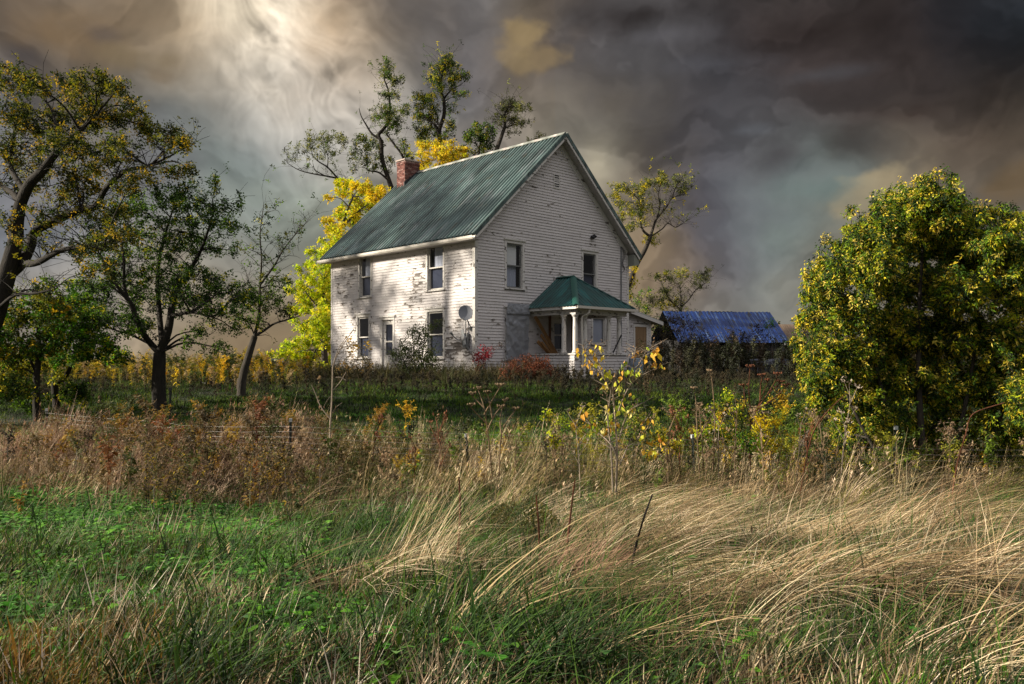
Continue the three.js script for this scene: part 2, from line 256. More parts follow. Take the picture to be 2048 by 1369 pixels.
M.glass = new THREE.MeshPhysicalMaterial({ color: 0xffffff, transmission: 1, thickness: 0, roughness: 0.03, ior: 1.6 });
M.blind = std([0.62, 0.64, 0.66], { roughness: 0.9, side: THREE.DoubleSide });
M.curtain = std([0.30, 0.33, 0.42], { roughness: 0.95, side: THREE.DoubleSide });
M.curtainBlue = std([0.018, 0.026, 0.055], { roughness: 0.95, side: THREE.DoubleSide });
M.interior = std([0.10, 0.08, 0.065], { roughness: 0.95, side: THREE.DoubleSide });
const roofMap = texture(512, 512, (u, v) => { const n = 0.62 + 0.75 * fbm(u * 4, v * 5, 2, 5) + 0.5 * fbm(u * 40, v * 3, 5, 3), b = sstep(0.02, 0.28, fbm(u * 5 + 3, v * 4, 9, 5)), ru = 0.6 * sstep(0.28, 0.36, fbm(u * 22, v * 9, 14, 4)); const k = lerp(n, n * 1.45, b); return [lerp(k * lerp(0.8, 1, b), 0.5, ru), lerp(k * 0.85, 0.3, ru), lerp(k * lerp(0.85, 0.9, b), 0.2, ru)]; }, { srgb: true });
M.roof = new THREE.MeshStandardMaterial({ color: rgb(0.19, 0.27, 0.26), map: roofMap, roughness: 0.4, metalness: 0.25, side: THREE.DoubleSide });
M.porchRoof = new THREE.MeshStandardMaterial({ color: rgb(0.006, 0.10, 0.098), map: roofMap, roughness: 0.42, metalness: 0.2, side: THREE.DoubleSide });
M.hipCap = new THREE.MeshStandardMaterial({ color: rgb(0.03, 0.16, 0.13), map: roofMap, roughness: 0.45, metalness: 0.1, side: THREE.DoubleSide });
M.ridgeCap = new THREE.MeshStandardMaterial({ color: rgb(0.62, 0.62, 0.56), map: roofMap, roughness: 0.5, metalness: 0.2, side: THREE.DoubleSide });
M.metalGrey = std([0.2, 0.21, 0.22], { roughness: 0.5, metalness: 0.4 });
M.metalDark = std([0.03, 0.03, 0.035], { roughness: 0.5, metalness: 0.3 });
M.gutter = std([0.6, 0.57, 0.52], { roughness: 0.5 });
const plankMap = texture(128, 512, (u, v) => { const g = 0.8 + 0.5 * fbm(u * 14, v * 2.2, 3, 4) + 0.12 * N3(u * 60, v * 6, 1); return [g * 0.85, g * 0.82, g * 0.78]; }, { srgb: true });
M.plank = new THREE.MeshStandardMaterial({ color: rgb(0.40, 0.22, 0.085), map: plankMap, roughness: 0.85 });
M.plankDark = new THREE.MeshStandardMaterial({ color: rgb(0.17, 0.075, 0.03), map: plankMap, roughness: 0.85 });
M.plywood = new THREE.MeshStandardMaterial({ color: rgb(0.36, 0.24, 0.135), map: plankMap, roughness: 0.9 });

const house = thing('farmhouse', 'abandoned two-storey white clapboard farmhouse with a green metal roof', 'house', [HX, HY, -HD], TURN);

// openings, in wall coordinates (x along the wall, seen from outside left to right)
const SIDE = -Math.PI / 2;
const gableOpen = [
  { x0: 1.66, x1: 2.55, y0: 3.66, y1: 5.44, kind: 'blind' }, { x0: 6.27, x1: 7.13, y0: 3.66, y1: 5.44, kind: 'mixed' },
  { x0: 1.66, x1: 2.62, y0: 0.8, y1: 2.72, kind: 'dark' }, { x0: 4.36, x1: 5.2, y0: 0.5, y1: 2.5, kind: 'door' }, { x0: 6.92, x1: 7.78, y0: 1.5, y1: 2.66, kind: 'single' },
];
const sideOpen = [
  { x0: -2.93, x1: -1.92, y0: 3.62, y1: 5.4, kind: 'lace' }, { x0: -7.89, x1: -7.02, y0: 3.62, y1: 5.4, kind: 'lace' },
  { x0: -2.93, x1: -1.92, y0: 0.85, y1: 2.72, kind: 'dark' }, { x0: -8.05, x1: -7.17, y0: 0.88, y1: 2.7, kind: 'dark' }, { x0: -6.14, x1: -5.32, y0: 0.25, y1: 2.5, kind: 'door' },
];
const TRIM = 0.11;
function sheathing(outline, holes, turn) {
  const s = new THREE.Shape(outline.map(([x, y]) => new THREE.Vector2(x, y)));
  for (const h of holes) s.holes.push(new THREE.Path([[h.x0, h.y0], [h.x1, h.y0], [h.x1, h.y1], [h.x0, h.y1]].map(([x, y]) => new THREE.Vector2(x, y))));
  const g = new THREE.ExtrudeGeometry(s, { depth: 0.14, bevelEnabled: false }); g.translate(0, 0, -0.16);
  return part(house, 'wall', g, M.soffit, null, turn);
}
const rakeAt = (x) => EAVE + (Math.min(x, WID - x) + OVER) * SLOPE - 0.14;
sheathing([[0.02, -0.8], [WID - 0.02, -0.8], [WID - 0.02, rakeAt(0) - 0.05], [WID / 2, rakeAt(WID / 2) - 0.05], [0.02, rakeAt(0) - 0.05]], gableOpen, 0);
sheathing([[-LEN + 0.02, -0.8], [-0.02, -0.8], [-0.02, 5.62], [-LEN + 0.02, 5.62]], sideOpen, SIDE);
part(house, 'wall', boxMM(WID - 0.16, WID - 0.02, -0.8, 5.62, -LEN + 0.17, -0.17), M.shedWall);
{
  const s = new THREE.Shape([[0.02, -0.8], [WID - 0.02, -0.8], [WID - 0.02, rakeAt(0) - 0.05], [WID / 2, rakeAt(WID / 2) - 0.05], [0.02, rakeAt(0) - 0.05]].map(([x, y]) => new THREE.Vector2(x, y)));
  const g = new THREE.ExtrudeGeometry(s, { depth: 0.14, bevelEnabled: false }); g.translate(0, 0, -LEN + 0.02); part(house, 'wall', g, M.shedWall);
}
part(house, 'interior_wall', mergeGeometries([boxMM(1.9, 2.0, -0.3, 5.6, -LEN + 0.3, -1.9), boxMM(2.0, WID - 0.4, -0.3, 5.6, -2.0, -1.9), boxMM(0.2, WID - 0.2, 2.95, 3.1, -LEN + 0.2, -0.2), boxMM(0.2, WID - 0.2, 5.5, 5.6, -LEN + 0.2, -0.2), boxMM(0.2, WID - 0.2, -0.1, 0.1, -LEN + 0.2, -0.2), boxMM(3.4, 3.5, 0.1, 5.5, -1.9, -0.2), boxMM(0.2, 1.9, 0.1, 5.5, -4.3, -4.2)]), M.interior);

// clapboards, one mesh each
const EXPO = 0.118;
function clapboards(owner, mat, W0, H0, xOff, y0, y1, leftAt, rightAt, holes, turn, out, seed, joints) {
  const r = rng(seed);
  for (let k = 0, y = y0; y < y1 - 0.03; y += EXPO, k++) {
    const yt = Math.min(y + EXPO, y1), spans = [];
    let cuts = holes.filter((h) => h.y0 - TRIM < yt - 0.02 && h.y1 + TRIM > y + 0.02).map((h) => [h.x0 - TRIM + 0.01, h.x1 + TRIM - 0.01]).sort((a, b) => a[0] - b[0]);
    let a = leftAt(y), end = rightAt(y);
    if (end - a < 0.15) continue;
    for (const [c0, c1] of cuts) { if (c0 > a) spans.push([a, c0]); a = Math.max(a, c1); }
    spans.push([a, end]);
    for (const [s, e] of spans) {
      const bits = joints && e - s > 5.5 && r() < joints ? [[s, s + (e - s) * lerp(0.3, 0.7, r())]] : [[s, e]];
      if (bits[0][1] < e) bits.push([bits[0][1] + 0.004, e]);
      for (const [b0, b1] of bits) {
        if (b1 - b0 < 0.06) continue;
        const tl = Math.abs(b0 - leftAt(y)) < 1e-6 ? Math.max(b0, leftAt(yt)) : b0, tr = Math.abs(b1 - end) < 1e-6 ? Math.min(b1, rightAt(yt)) : b1;
        if (tr - tl < 0.02) continue;
        const j = (r() - 0.5) * 0.003, sag = (r() - 0.5) * 0.006, f0 = 0.034 + j, f1 = 0.006, B = -0.012;
        const g = hex8([[b0, y + sag, out + B], [b1, y - sag, out + B], [b1, y - sag, out + f0], [b0, y + sag, out + f0], [tl, yt + 0.004, out + B], [tr, yt + 0.004, out + B], [tr, yt + 0.004, out + f1], [tl, yt + 0.004, out + f1]], (p) => [(p[0] - xOff) / W0, p[1] / H0]);
        part(owner, 'clapboard', g, mat, null, turn);
      }
    }
  }
}
const rakeX = (y) => Math.max(0.12, (y - (EAVE - 0.30)) / SLOPE - OVER + 0.02);
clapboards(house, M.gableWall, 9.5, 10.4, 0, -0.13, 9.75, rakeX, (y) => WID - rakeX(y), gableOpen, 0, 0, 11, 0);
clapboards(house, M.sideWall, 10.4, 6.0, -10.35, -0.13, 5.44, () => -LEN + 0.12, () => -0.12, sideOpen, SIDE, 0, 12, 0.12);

// corner boards, frieze boards
const uvBox = (g) => { const p = g.attributes.position, u = g.attributes.uv; for (let i = 0; i < p.count; i++) u.setXY(i, p.getX(i) * 0.9 + p.getZ(i) * 0.9, p.getY(i) * 0.35); return g; };
part(house, 'corner_board', uvBox(boxMM(-0.034, 0.12, -0.2, 5.6, 0.0, 0.034)), M.trim);
part(house, 'corner_board', uvBox(boxMM(-0.034, -0.001, -0.2, 5.5, -0.12, -0.002)), M.trim);
part(house, 'corner_board', uvBox(boxMM(WID - 0.12, WID + 0.03, -0.2, 5.6, 0.0, 0.034)), M.trim);
part(house, 'corner_board', uvBox(boxMM(-0.034, 0, -0.2, 5.5, -LEN, -LEN + 0.12)), M.trim);
part(house, 'frieze_board', uvBox(boxMM(-0.03, 0, 5.45, 5.62, -LEN + 0.12, -0.12)), M.trim);
const slopePt = (side, s, z, n) => { const x = -OVER + s * Math.cos(ANG) - n * Math.sin(ANG), y = EAVE + s * Math.sin(ANG) + n * Math.cos(ANG); return [side > 0 ? WID - x : x, y, z]; };
const SL = (WID / 2 + OVER) / Math.cos(ANG), Z0 = -LEN - 0.4, Z1 = GOV;
function slopeBox(side, s0, s1, n0, n1, z0, z1, top = 0) { const p = [[s0, z0, n0], [s1 , z0, n0], [s1, z1, n0], [s0, z1, n0], [s0, z0, n1], [s1 + top, z0, n1], [s1 + top, z1, n1], [s0, z1, n1]].map(([s, z, n]) => slopePt(side, s, z, n)); return hex8(side > 0 ? [3, 2, 1, 0, 7, 6, 5, 4].map((i) => p[i]) : p, (q) => [q[0] * 0.5, q[2] * 0.5 + q[1] * 0.3]); }
for (const side of [-1, 1]) {
  part(house, 'roof_deck', slopeBox(side, 0.03, SL - 0.02, -0.10, -0.012, Z0 + 0.03, Z1 - 0.03), M.soffit);
  part(house, 'rake_board', slopeBox(side, 0.0, SL - 0.05, -0.16, -0.015, Z1 - 0.029, Z1 + 0.002), M.trim);
  part(house, 'rake_flashing', slopeBox(side, 0.0, SL - 0.01, -0.06, 0.09, Z1 + 0.003, Z1 + 0.026), M.roof);
  part(house, 'frieze_board', slopeBox(side, 0.50, SL - 0.2, -0.34, -0.105, 0.0, 0.036), M.trim);
  // corrugated roofing sheets
  const sheets = 12, wz = (Z1 - Z0) / sheets;
  for (let k = 0; k < sheets; k++) {
    const a = Z0 + k * wz, prof = [];
    for (let q = 0; q < 4; q++) { const b = a + q * wz / 4, p = wz / 4; prof.push([b, 0.004], [b + p * 0.38, 0.004], [b + p * 0.48, 0.085], [b + p * 0.84, 0.085], [b + p * 0.95, 0.004]); }
    prof.push([a + wz, 0.004]);
    const pos = [], uv = [], idx = [], rr = rng(k * 7 + side + 40), lift = rr() * 0.004;
    for (let i = 0; i < prof.length - 1; i++) { const b = pos.length / 3; for (const [j, s] of [[i, -0.04], [i + 1, -0.04], [i, SL - 0.02], [i + 1, SL - 0.02]]) { const p = slopePt(side, s, prof[j][0], prof[j][1] + lift); pos.push(...p); uv.push(prof[j][0] * 0.22 + side, s * 0.12 + k * 0.3); } idx.push(b, b + 1, b + 2, b + 1, b + 3, b + 2); }
    part(house, 'roof_sheet', geoOf(pos, idx, uv), M.roof);
  }
}
{ // ridge cap, gutter, eave returns
  const pos = [], cap = [];
  for (const side of [-1, 1]) cap.push(slopeBox(side, SL - 0.2, SL - 0.005, 0.09, 0.11, Z0, Z1 + 0.02));
  part(house, 'ridge_cap', mergeGeometries(cap), M.ridgeCap);
  const prof = [[0.02, 0.02], [0.02, -0.10], [-0.02, -0.125], [-0.09, -0.125], [-0.125, -0.07], [-0.125, 0.015], [-0.115, 0.015], [-0.11, -0.06], [-0.085, -0.11], [0.0, -0.11]].map(([x, y]) => new THREE.Vector2(x, y));
  const gg = new THREE.ExtrudeGeometry(new THREE.Shape(prof), { depth: Z1 - Z0, bevelEnabled: false }); gg.translate(-OVER - 0.02, EAVE - 0.06, Z0);
  part(house, 'gutter', gg, M.gutter);
  part(house, 'eave_fascia', uvBox(boxMM(-OVER + 0.002, -OVER + 0.03, EAVE - 0.16, EAVE - 0.06, Z0, Z1 - 0.03)), M.trim);
  part(house, 'eave_soffit', boxMM(-OVER + 0.03, -0.036, EAVE - 0.17, EAVE - 0.14, Z0 + 0.05, Z1 - 0.05), M.soffit);
  part(house, 'eave_soffit', boxMM(WID + 0.03, WID + OVER - 0.03, EAVE - 0.17, EAVE - 0.14, Z0 + 0.05, 0.0), M.soffit);
  part(house, 'eave_return', hex8([[WID - 0.05, EAVE - 0.42, 0.04], [WID + OVER - 0.08, EAVE - 0.36, 0.04], [WID + OVER - 0.08, EAVE - 0.36, GOV - 0.05], [WID - 0.05, EAVE - 0.42, GOV - 0.05], [WID - 0.05, EAVE + 0.1, 0.04], [WID + OVER - 0.08, EAVE - 0.05, 0.04], [WID + OVER - 0.08, EAVE - 0.05, GOV - 0.05], [WID - 0.05, EAVE + 0.1, GOV - 0.05]]), std([0.23, 0.24, 0.21]));
}

// windows and doors
function folds(w, h, n, depth, seed) { const g = new THREE.PlaneGeometry(w, h, n * 4, 6), p = g.attributes.position, r = rng(seed), ph = r() * 6; for (let i = 0; i < p.count; i++) p.setZ(i, Math.sin((p.getX(i) / w + 0.5) * n * Math.PI * 2 + ph + p.getY(i) * 0.3) * depth); g.computeVertexNormals(); return g; }
function opening(o, turn, i) {
  const w = o.x1 - o.x0, h = o.y1 - o.y0, isDoor = o.kind === 'door';
  const c = Math.cos(turn), s = Math.sin(turn), put = [o.x0 * c, o.y0, -o.x0 * s];
  const g = sub(house, isDoor ? 'door' : 'window', put, turn);
  const T = TRIM, D = 0.042, r = rng(90 + i);
  part(g, 'frame', mergeGeometries([uvBox(boxMM(-T, 0, -0.02, h + T, 0, D)), uvBox(boxMM(w, w + T, -0.02, h + T, 0, D)), uvBox(boxMM(0.0005, w - 0.0005, h, h + T, 0, D - 0.002)), boxMM(0, 0.02, 0, h, -0.14, -0.001), boxMM(w - 0.02, w, 0, h, -0.14, -0.001), boxMM(0.02, w - 0.02, h - 0.02, h, -0.14, -0.001)]), M.trim);
  part(g, 'header', uvBox(hex8([[-T - 0.05, h + T + 0.002, 0], [w + T + 0.05, h + T + 0.002, 0], [w + T + 0.05, h + T + 0.002, D + 0.045], [-T - 0.05, h + T + 0.002, D + 0.045], [-T - 0.05, h + T + 0.10, 0], [w + T + 0.05, h + T + 0.10, 0], [w + T + 0.05, h + T + 0.055, D + 0.05], [-T - 0.05, h + T + 0.055, D + 0.05]])), M.trim);
  part(g, 'sill', uvBox(hex8([[-T - 0.04, -0.075, 0], [w + T + 0.04, -0.075, 0], [w + T + 0.04, -0.075, 0.10], [-T - 0.04, -0.075, 0.10], [-T - 0.04, -0.021, 0], [w + T + 0.04, -0.021, 0], [w + T + 0.04, -0.035, 0.10], [-T - 0.04, -0.035, 0.10]])), M.trim);
  const sm = o.kind === 'blind' || o.kind === 'mixed' ? M.sash : M.sashPale;
  const sash = (y0, y1, z, x0 = 0.02, x1 = w - 0.02, t = 0.05) => mergeGeometries([boxMM(x0, x0 + t, y0, y1, z - 0.02, z + 0.02), boxMM(x1 - t, x1, y0, y1, z - 0.02, z + 0.02), boxMM(x0 + t, x1 - t, y0, y0 + t, z - 0.019, z + 0.019), boxMM(x0 + t, x1 - t, y1 - t, y1, z - 0.019, z + 0.019)]);
  const pane = (y0, y1, z, x0 = 0.03, x1 = w - 0.03) => { const q = new THREE.PlaneGeometry(x1 - x0, y1 - y0); q.rotateX((r() - 0.5) * 0.02); q.translate((x0 + x1) / 2, (y0 + y1) / 2, z); part(g, 'pane', q, M.glass); };
  if (isDoor) {
    part(g, 'door_leaf', uvBox(mergeGeometries([boxMM(0.022, 0.16, 0.01, h - 0.022, -0.09, -0.05), boxMM(w - 0.16, w - 0.022, 0.01, h - 0.022, -0.09, -0.05), boxMM(0.16, w - 0.16, 0.01, 0.72, -0.088, -0.054), boxMM(0.16, w - 0.16, h - 0.2, h - 0.022, -0.088, -0.052), boxMM(0.16, w - 0.16, 1.28, 1.34, -0.085, -0.056)])), M.trim);
    pane(0.72, h - 0.2, -0.07, 0.15, w - 0.15);
    part(g, 'handle', new THREE.SphereGeometry(0.03, 8, 6).translate(w - 0.1, 0.98, -0.03), M.metalGrey);
    part(g, 'curtain', folds(w - 0.3, h - 0.95, 3, 0.012, i).translate(w / 2, h / 2 + 0.25, -0.12), M.curtainBlue);
    return;
  }
  if (o.kind === 'single') { part(g, 'sash', sash(0.0, h - 0.02, -0.06), sm); pane(0.04, h - 0.05, -0.06); part(g, 'curtain', folds(w - 0.06, h - 0.06, 2, 0.012, i).translate(w / 2, h / 2, -0.115), M.curtain); return; }
  const mid = h * 0.5;
  part(g, 'sash', sash(mid - 0.025, h - 0.02, -0.045), sm); part(g, 'sash', sash(0.0, mid + 0.025, -0.095), sm);
  pane(mid, h - 0.06, -0.045); pane(0.04, mid, -0.095);
  if (o.kind === 'blind') { part(g, 'blind', folds(w - 0.26, h * 0.5, 1, 0.004, i).translate(w / 2 - 0.09, h * 0.75, -0.13), M.blind); part(g, 'curtain', folds(w - 0.28, h * 0.5, 4, 0.012, i).translate(w / 2 - 0.09, h * 0.25, -0.15), M.curtain); }
  else if (o.kind === 'lace') { part(g, 'curtain', folds(w * 0.66, h * 0.48, 3, 0.014, i).translate(w * 0.62, h * 0.74, -0.13), M.curtain); part(g, 'blind', folds(w - 0.05, h * 0.46, 2, 0.01, i).translate(w / 2, h * 0.25, -0.14), M.curtainBlue); }
  else part(g, 'blind', folds(w - 0.05, h * 0.46, 2, 0.01, i).translate(w / 2, h * 0.25, -0.14), M.curtainBlue);
}
gableOpen.forEach((o, i) => opening(o, 0, i)); sideOpen.forEach((o, i) => opening(o, SIDE, i + 10));

{ // gable vent
  const g = sub(house, 'gable_vent', [4.43, 8.04, 0.0]);
  part(g, 'frame', mergeGeometries([boxMM(-0.04, 0, -0.04, 0.58, 0, 0.045), boxMM(0.29, 0.33, -0.04, 0.58, 0, 0.045), boxMM(0, 0.29, -0.04, 0, 0, 0.044), boxMM(0, 0.29, 0.54, 0.58, 0, 0.044)]), M.trim);
  part(g, 'backing', boxMM(0, 0.29, 0, 0.54, 0.022, 0.026), M.metalDark);
  for (let k = 0; k < 6; k++) part(g, 'slat', hex8([[0, 0.012 + k * 0.09, 0.027], [0.29, 0.012 + k * 0.09, 0.027], [0.29, 0.0 + k * 0.09, 0.042], [0, 0.0 + k * 0.09, 0.042], [0, 0.04 + k * 0.09, 0.027], [0.29, 0.04 + k * 0.09, 0.027], [0.29, 0.026 + k * 0.09, 0.042], [0, 0.026 + k * 0.09, 0.042]]), M.trim);
}
// small dark flood lamp, service conduit and wires, meter
{ const l = sub(house, 'flood_lamp', [6.86, 6.18, 0.03]); part(l, 'lamp_body', mergeGeometries([new THREE.CylinderGeometry(0.07, 0.07, 0.04, 10).rotateX(Math.PI / 2).toNonIndexed(), new THREE.CylinderGeometry(0.055, 0.085, 0.14, 10).rotateX(1.9).translate(-0.06, -0.02, 0.1).toNonIndexed(), new THREE.CylinderGeometry(0.055, 0.085, 0.14, 10).rotateX(1.9).translate(0.07, 0.04, 0.1).toNonIndexed()]), M.metalDark); }
part(house, 'conduit', tube([V(8.86, 5.9, 0.06), V(8.86, 4.4, 0.06), V(8.86, 2.8, 0.06), V(8.86, 1.4, 0.06)], 0.028, 0.028, 7), M.metalGrey);
{ const w = []; for (let k = 0; k < 3; k++) w.push(tube([V(8.78 + k * 0.05, 5.95, 0.06), V(8.98 + k * 0.07, 5.72, 0.09), V(8.92 + k * 0.06, 5.4, 0.08), V(8.99 - k * 0.06, 5.15, 0.07), V(9.12, 4.95, 0.05), V(8.9, 4.75, 0.05)], 0.010, 0.010, 4, 12)); part(house, 'service_wire', mergeGeometries(w), M.metalDark); }
{ const g = sub(house, 'electric_meter', [-0.05, 1.55, -0.42], SIDE); part(g, 'meter_box', boxMM(-0.14, 0.14, -0.35, 0.2, 0, 0.12), M.metalGrey); part(g, 'dial', new THREE.CylinderGeometry(0.09, 0.1, 0.12, 14).rotateX(Math.PI / 2).translate(0, 0.05, 0.17), std([0.45, 0.46, 0.47], { roughness: 0.2 })); part(g, 'pipe', tube([V(0, 0.2, 0.06), V(0, 0.75, 0.06)], 0.022, 0.022, 6), M.metalGrey); }

// chimney
{
  const cx = 4.25, cz = -9.95, g = sub(house, 'chimney', [cx, 0, cz]), y0 = 9.0, y1 = 10.8, Wd = 0.92, De = 0.66, r = rng(77);
  part(g, 'mortar', boxMM(-Wd / 2 + 0.012, Wd / 2 - 0.012, y0, y1 - 0.01, -De / 2 + 0.012, De / 2 - 0.012), std([0.45, 0.36, 0.33], { roughness: 0.95 }));
  const brickMats = [[0.16, 0.055, 0.045], [0.2, 0.08, 0.065], [0.11, 0.04, 0.034], [0.28, 0.16, 0.14]].map((c) => std(c, { roughness: 0.9 }));
  const bw = 0.198, bh = 0.062, gap = 0.010, gx = box(bw, bh, 0.05), gz = box(0.05, bh, bw);
  for (let k = 0, y = y0 + 0.04; y < y1 - 0.04; k++, y += bh + gap + 0.003) {
    const o = k % 2 ? bw / 2 : 0, flare = y > y1 - 0.2 ? 0.03 : 0;
    for (const [n, along, dep, geo] of [[1, Wd, De, gx], [0, De, Wd, gz]]) for (const sgn of [-1, 1]) for (let x = -along / 2 + bw / 2 - o; x < along / 2 + bw / 2; x += bw + gap) {
      const lo = Math.max(-along / 2, x - bw / 2), hi = Math.min(along / 2, x + bw / 2); if (hi - lo < 0.05) continue;
      const m = part(g, 'brick', geo, brickMats[Math.floor(r() * 4)]); const c = (lo + hi) / 2, j = (r() - 0.5) * 0.012 + flare;
      if (n) { m.position.set(c, y, sgn * (dep / 2 - 0.02 + j)); m.scale.x = (hi - lo) / bw; } else { m.position.set(sgn * (dep / 2 - 0.02 + j), y, c); m.scale.z = (hi - lo - 0.004) / bw; }
    }
  }
  part(g, 'cap', uvBox(boxMM(-Wd / 2 - 0.05, Wd / 2 + 0.05, y1 - 0.02, y1 + 0.04, -De / 2 - 0.05, De / 2 + 0.05)), std([0.42, 0.34, 0.3]));
  part(g, 'flashing', hex8([[-Wd / 2 - 0.06, 9.42, De / 2 - 0.02], [Wd / 2 + 0.0, 10.25, De / 2 - 0.02], [Wd / 2, 10.25, De / 2 + 0.03], [-Wd / 2 - 0.06, 9.42, De / 2 + 0.03], [-Wd / 2 - 0.06, 9.66, De / 2 - 0.02], [Wd / 2, 10.42, De / 2 - 0.02], [Wd / 2, 10.42, De / 2 + 0.03], [-Wd / 2 - 0.06, 9.66, De / 2 + 0.03]]), M.metalDark);
}

// porch
{
  const X0 = 2.77, X1 = 6.42, ZE = 2.74, YE = 2.84, A = V(X0, YE, 0.04), B = V(X0, YE, ZE), E = V(X1, YE, ZE), Fp = V(X1, YE, 0.04), C = V(4.6, 4.18, 0.95), D = V(4.6, 4.18, 0.04);
  const g = sub(house, 'porch');
  const slope = (poly, e0, e1, name, mat) => {                    // poly with its eave edge e0 -> e1; ribs run square to the eave
    const n = poly[1].clone().sub(poly[0]).cross(poly[2].clone().sub(poly[0])).normalize(); if (n.y < 0) n.negate();
    const along = e1.clone().sub(e0), L = along.length(); along.normalize(); const upv = n.clone().cross(along).normalize(); if (upv.y < 0) upv.negate();
    const q = poly.map((p) => [p.clone().sub(e0).dot(along), p.clone().sub(e0).dot(upv)]);
    const reach = (a) => { let best = 0; for (let i = 0; i < q.length; i++) { const [x0, y0] = q[i], [x1, y1] = q[(i + 1) % q.length]; if ((x0 - a) * (x1 - a) <= 0 && Math.abs(x1 - x0) > 1e-6) best = Math.max(best, y0 + (y1 - y0) * (a - x0) / (x1 - x0)); } return best; };
    const at = (a, h, o) => { const v = e0.clone().addScaledVector(along, a).addScaledVector(upv, h).addScaledVector(n, o); return [v.x, v.y, v.z]; };
    const sheetW = L / 4;
    for (let k = 0; k < 4; k++) {
      const pos = [], uv = [], idx = [], step = sheetW / 4;
      const prof = []; for (let i = 0; i < 4; i++) { const b = k * sheetW + i * step; prof.push([b, 0], [b + step * 0.55, 0], [b + step * 0.66, 0.028], [b + step * 0.84, 0.028], [b + step * 0.95, 0]); } prof.push([(k + 1) * sheetW, 0]);
      for (let i = 0; i < prof.length - 1; i++) { const b = pos.length / 3; for (const [j, top] of [[i, 0], [i + 1, 0], [i, 1], [i + 1, 1]]) { const a = Math.min(prof[j][0], L - 1e-4); pos.push(...at(Math.max(a, 1e-4), top ? reach(Math.max(a, 1e-4)) : -0.05, 0.03 + prof[j][1])); uv.push(a * 0.3, top * 0.4 + k * 0.2); } idx.push(b, b + 1, b + 2, b + 1, b + 3, b + 2); }
      part(g, name, geoOf(pos, idx, uv), mat);
    }
  };
  slope([A, B, C, D], A, B, 'roof_sheet', M.porchRoof); slope([B, E, C], B, E, 'roof_sheet', M.porchRoof); slope([E, Fp, D, C], E, Fp, 'roof_sheet', M.porchRoof);
  const cap = (p, q, w, o) => { // folded metal over a hip or ridge
    const t = q.clone().sub(p).normalize(), side = t.clone().cross(V(0, 1, 0)).normalize(), pos = [], idx = [];
    for (const e of [p, q]) for (const [s, dy] of [[-w, -0.55 * w], [0, 0], [w, -0.55 * w]]) { const v = e.clone().addScaledVector(side, s); pos.push(v.x, v.y + dy + o, v.z); }
    idx.push(0, 1, 3, 1, 4, 3, 1, 2, 4, 2, 5, 4); return geoOf(pos, idx);
  };
  part(g, 'hip_cap', cap(B.clone().add(V(-0.03, -0.02, 0.03)), C, 0.13, 0.09), M.hipCap); part(g, 'hip_cap', cap(E.clone().add(V(0.03, -0.02, 0.03)), C, 0.1, 0.08), M.porchRoof); part(g, 'ridge_cap', cap(C.clone().add(V(0, 0, 0.05)), D, 0.12, 0.095), M.hipCap);
  // eave fascia, beams, ceiling
  part(g, 'fascia', uvBox(boxMM(X0, X0 + 0.03, YE - 0.12, YE + 0.01, 0.05, ZE)), M.trim);
  part(g, 'fascia', uvBox(boxMM(X0 + 0.03, X1, YE - 0.12, YE + 0.01, ZE - 0.03, ZE)), M.trim);
  part(g, 'fascia', uvBox(boxMM(X1 - 0.03, X1, YE - 0.12, YE + 0.01, 0.05, ZE - 0.03)), M.trim);
  part(g, 'gutter', mergeGeometries([boxMM(X0 - 0.01, X1 + 0.12, YE - 0.1, YE - 0.085, ZE + 0.001, ZE + 0.11), boxMM(X0 - 0.01, X1 + 0.12, YE - 0.085, YE, ZE + 0.095, ZE + 0.11)]), M.gutter);
  const bx0 = X0 + 0.24, bx1 = X1 - 0.24, bz = ZE - 0.24;
  part(g, 'beam', uvBox(boxMM(bx0, bx0 + 0.18, YE - 0.30, YE - 0.06, 0.05, bz - 0.18)), M.trim);
  part(g, 'beam', uvBox(boxMM(bx0, bx1, YE - 0.30, YE - 0.06, bz - 0.179, bz)), M.trim);
  part(g, 'beam', uvBox(boxMM(bx1 - 0.18, bx1, YE - 0.30, YE - 0.06, 0.05, bz - 0.18)), M.trim);
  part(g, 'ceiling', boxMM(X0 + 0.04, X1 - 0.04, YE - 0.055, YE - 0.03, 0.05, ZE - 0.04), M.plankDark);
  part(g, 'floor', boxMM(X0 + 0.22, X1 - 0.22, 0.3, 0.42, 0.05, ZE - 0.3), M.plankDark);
  // columns
  const pr = [[0, 0], [0.135, 0], [0.135, 0.05], [0.11, 0.06], [0.118, 0.10], [0.098, 0.13], [0.1, 0.55], [0.094, 1.0], [0.084, 1.36], [0.1, 1.375], [0.085, 1.39], [0.092, 1.41], [0.135, 1.48], [0.142, 1.50], [0.142, 1.535], [0, 1.535]].map(([x, y]) => new THREE.Vector2(x, y));
  const col = new THREE.LatheGeometry(pr, 14);
  for (const [x, z] of [[3.12, 1.79], [3.12, 2.39], [3.69, 2.39], [5.155, 2.39], [5.815, 2.39]]) part(g, 'column', col, M.trim, [x, 1.005, z]);
  // sided knee walls with a rail on top
  part(g, 'knee_wall', mergeGeometries([boxMM(3.02, 3.2, -0.6, 0.94, 0.05, 2.29), boxMM(3.02, 6.2, -0.6, 0.94, 2.3, 2.46)]), M.soffit);
  part(g, 'rail', uvBox(boxMM(2.94, 3.28, 0.945, 1.0, 0.05, 2.24)), M.trim); part(g, 'rail', uvBox(boxMM(2.94, 6.28, 0.945, 1.0, 2.245, 2.56)), M.trim);
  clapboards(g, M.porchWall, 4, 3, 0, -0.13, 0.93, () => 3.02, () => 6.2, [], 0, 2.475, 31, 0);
  clapboards(g, M.porchWall, 4, 3, -3, -0.13, 0.93, () => 0.05, () => 2.47, [], SIDE, -3.005, 32, 0);
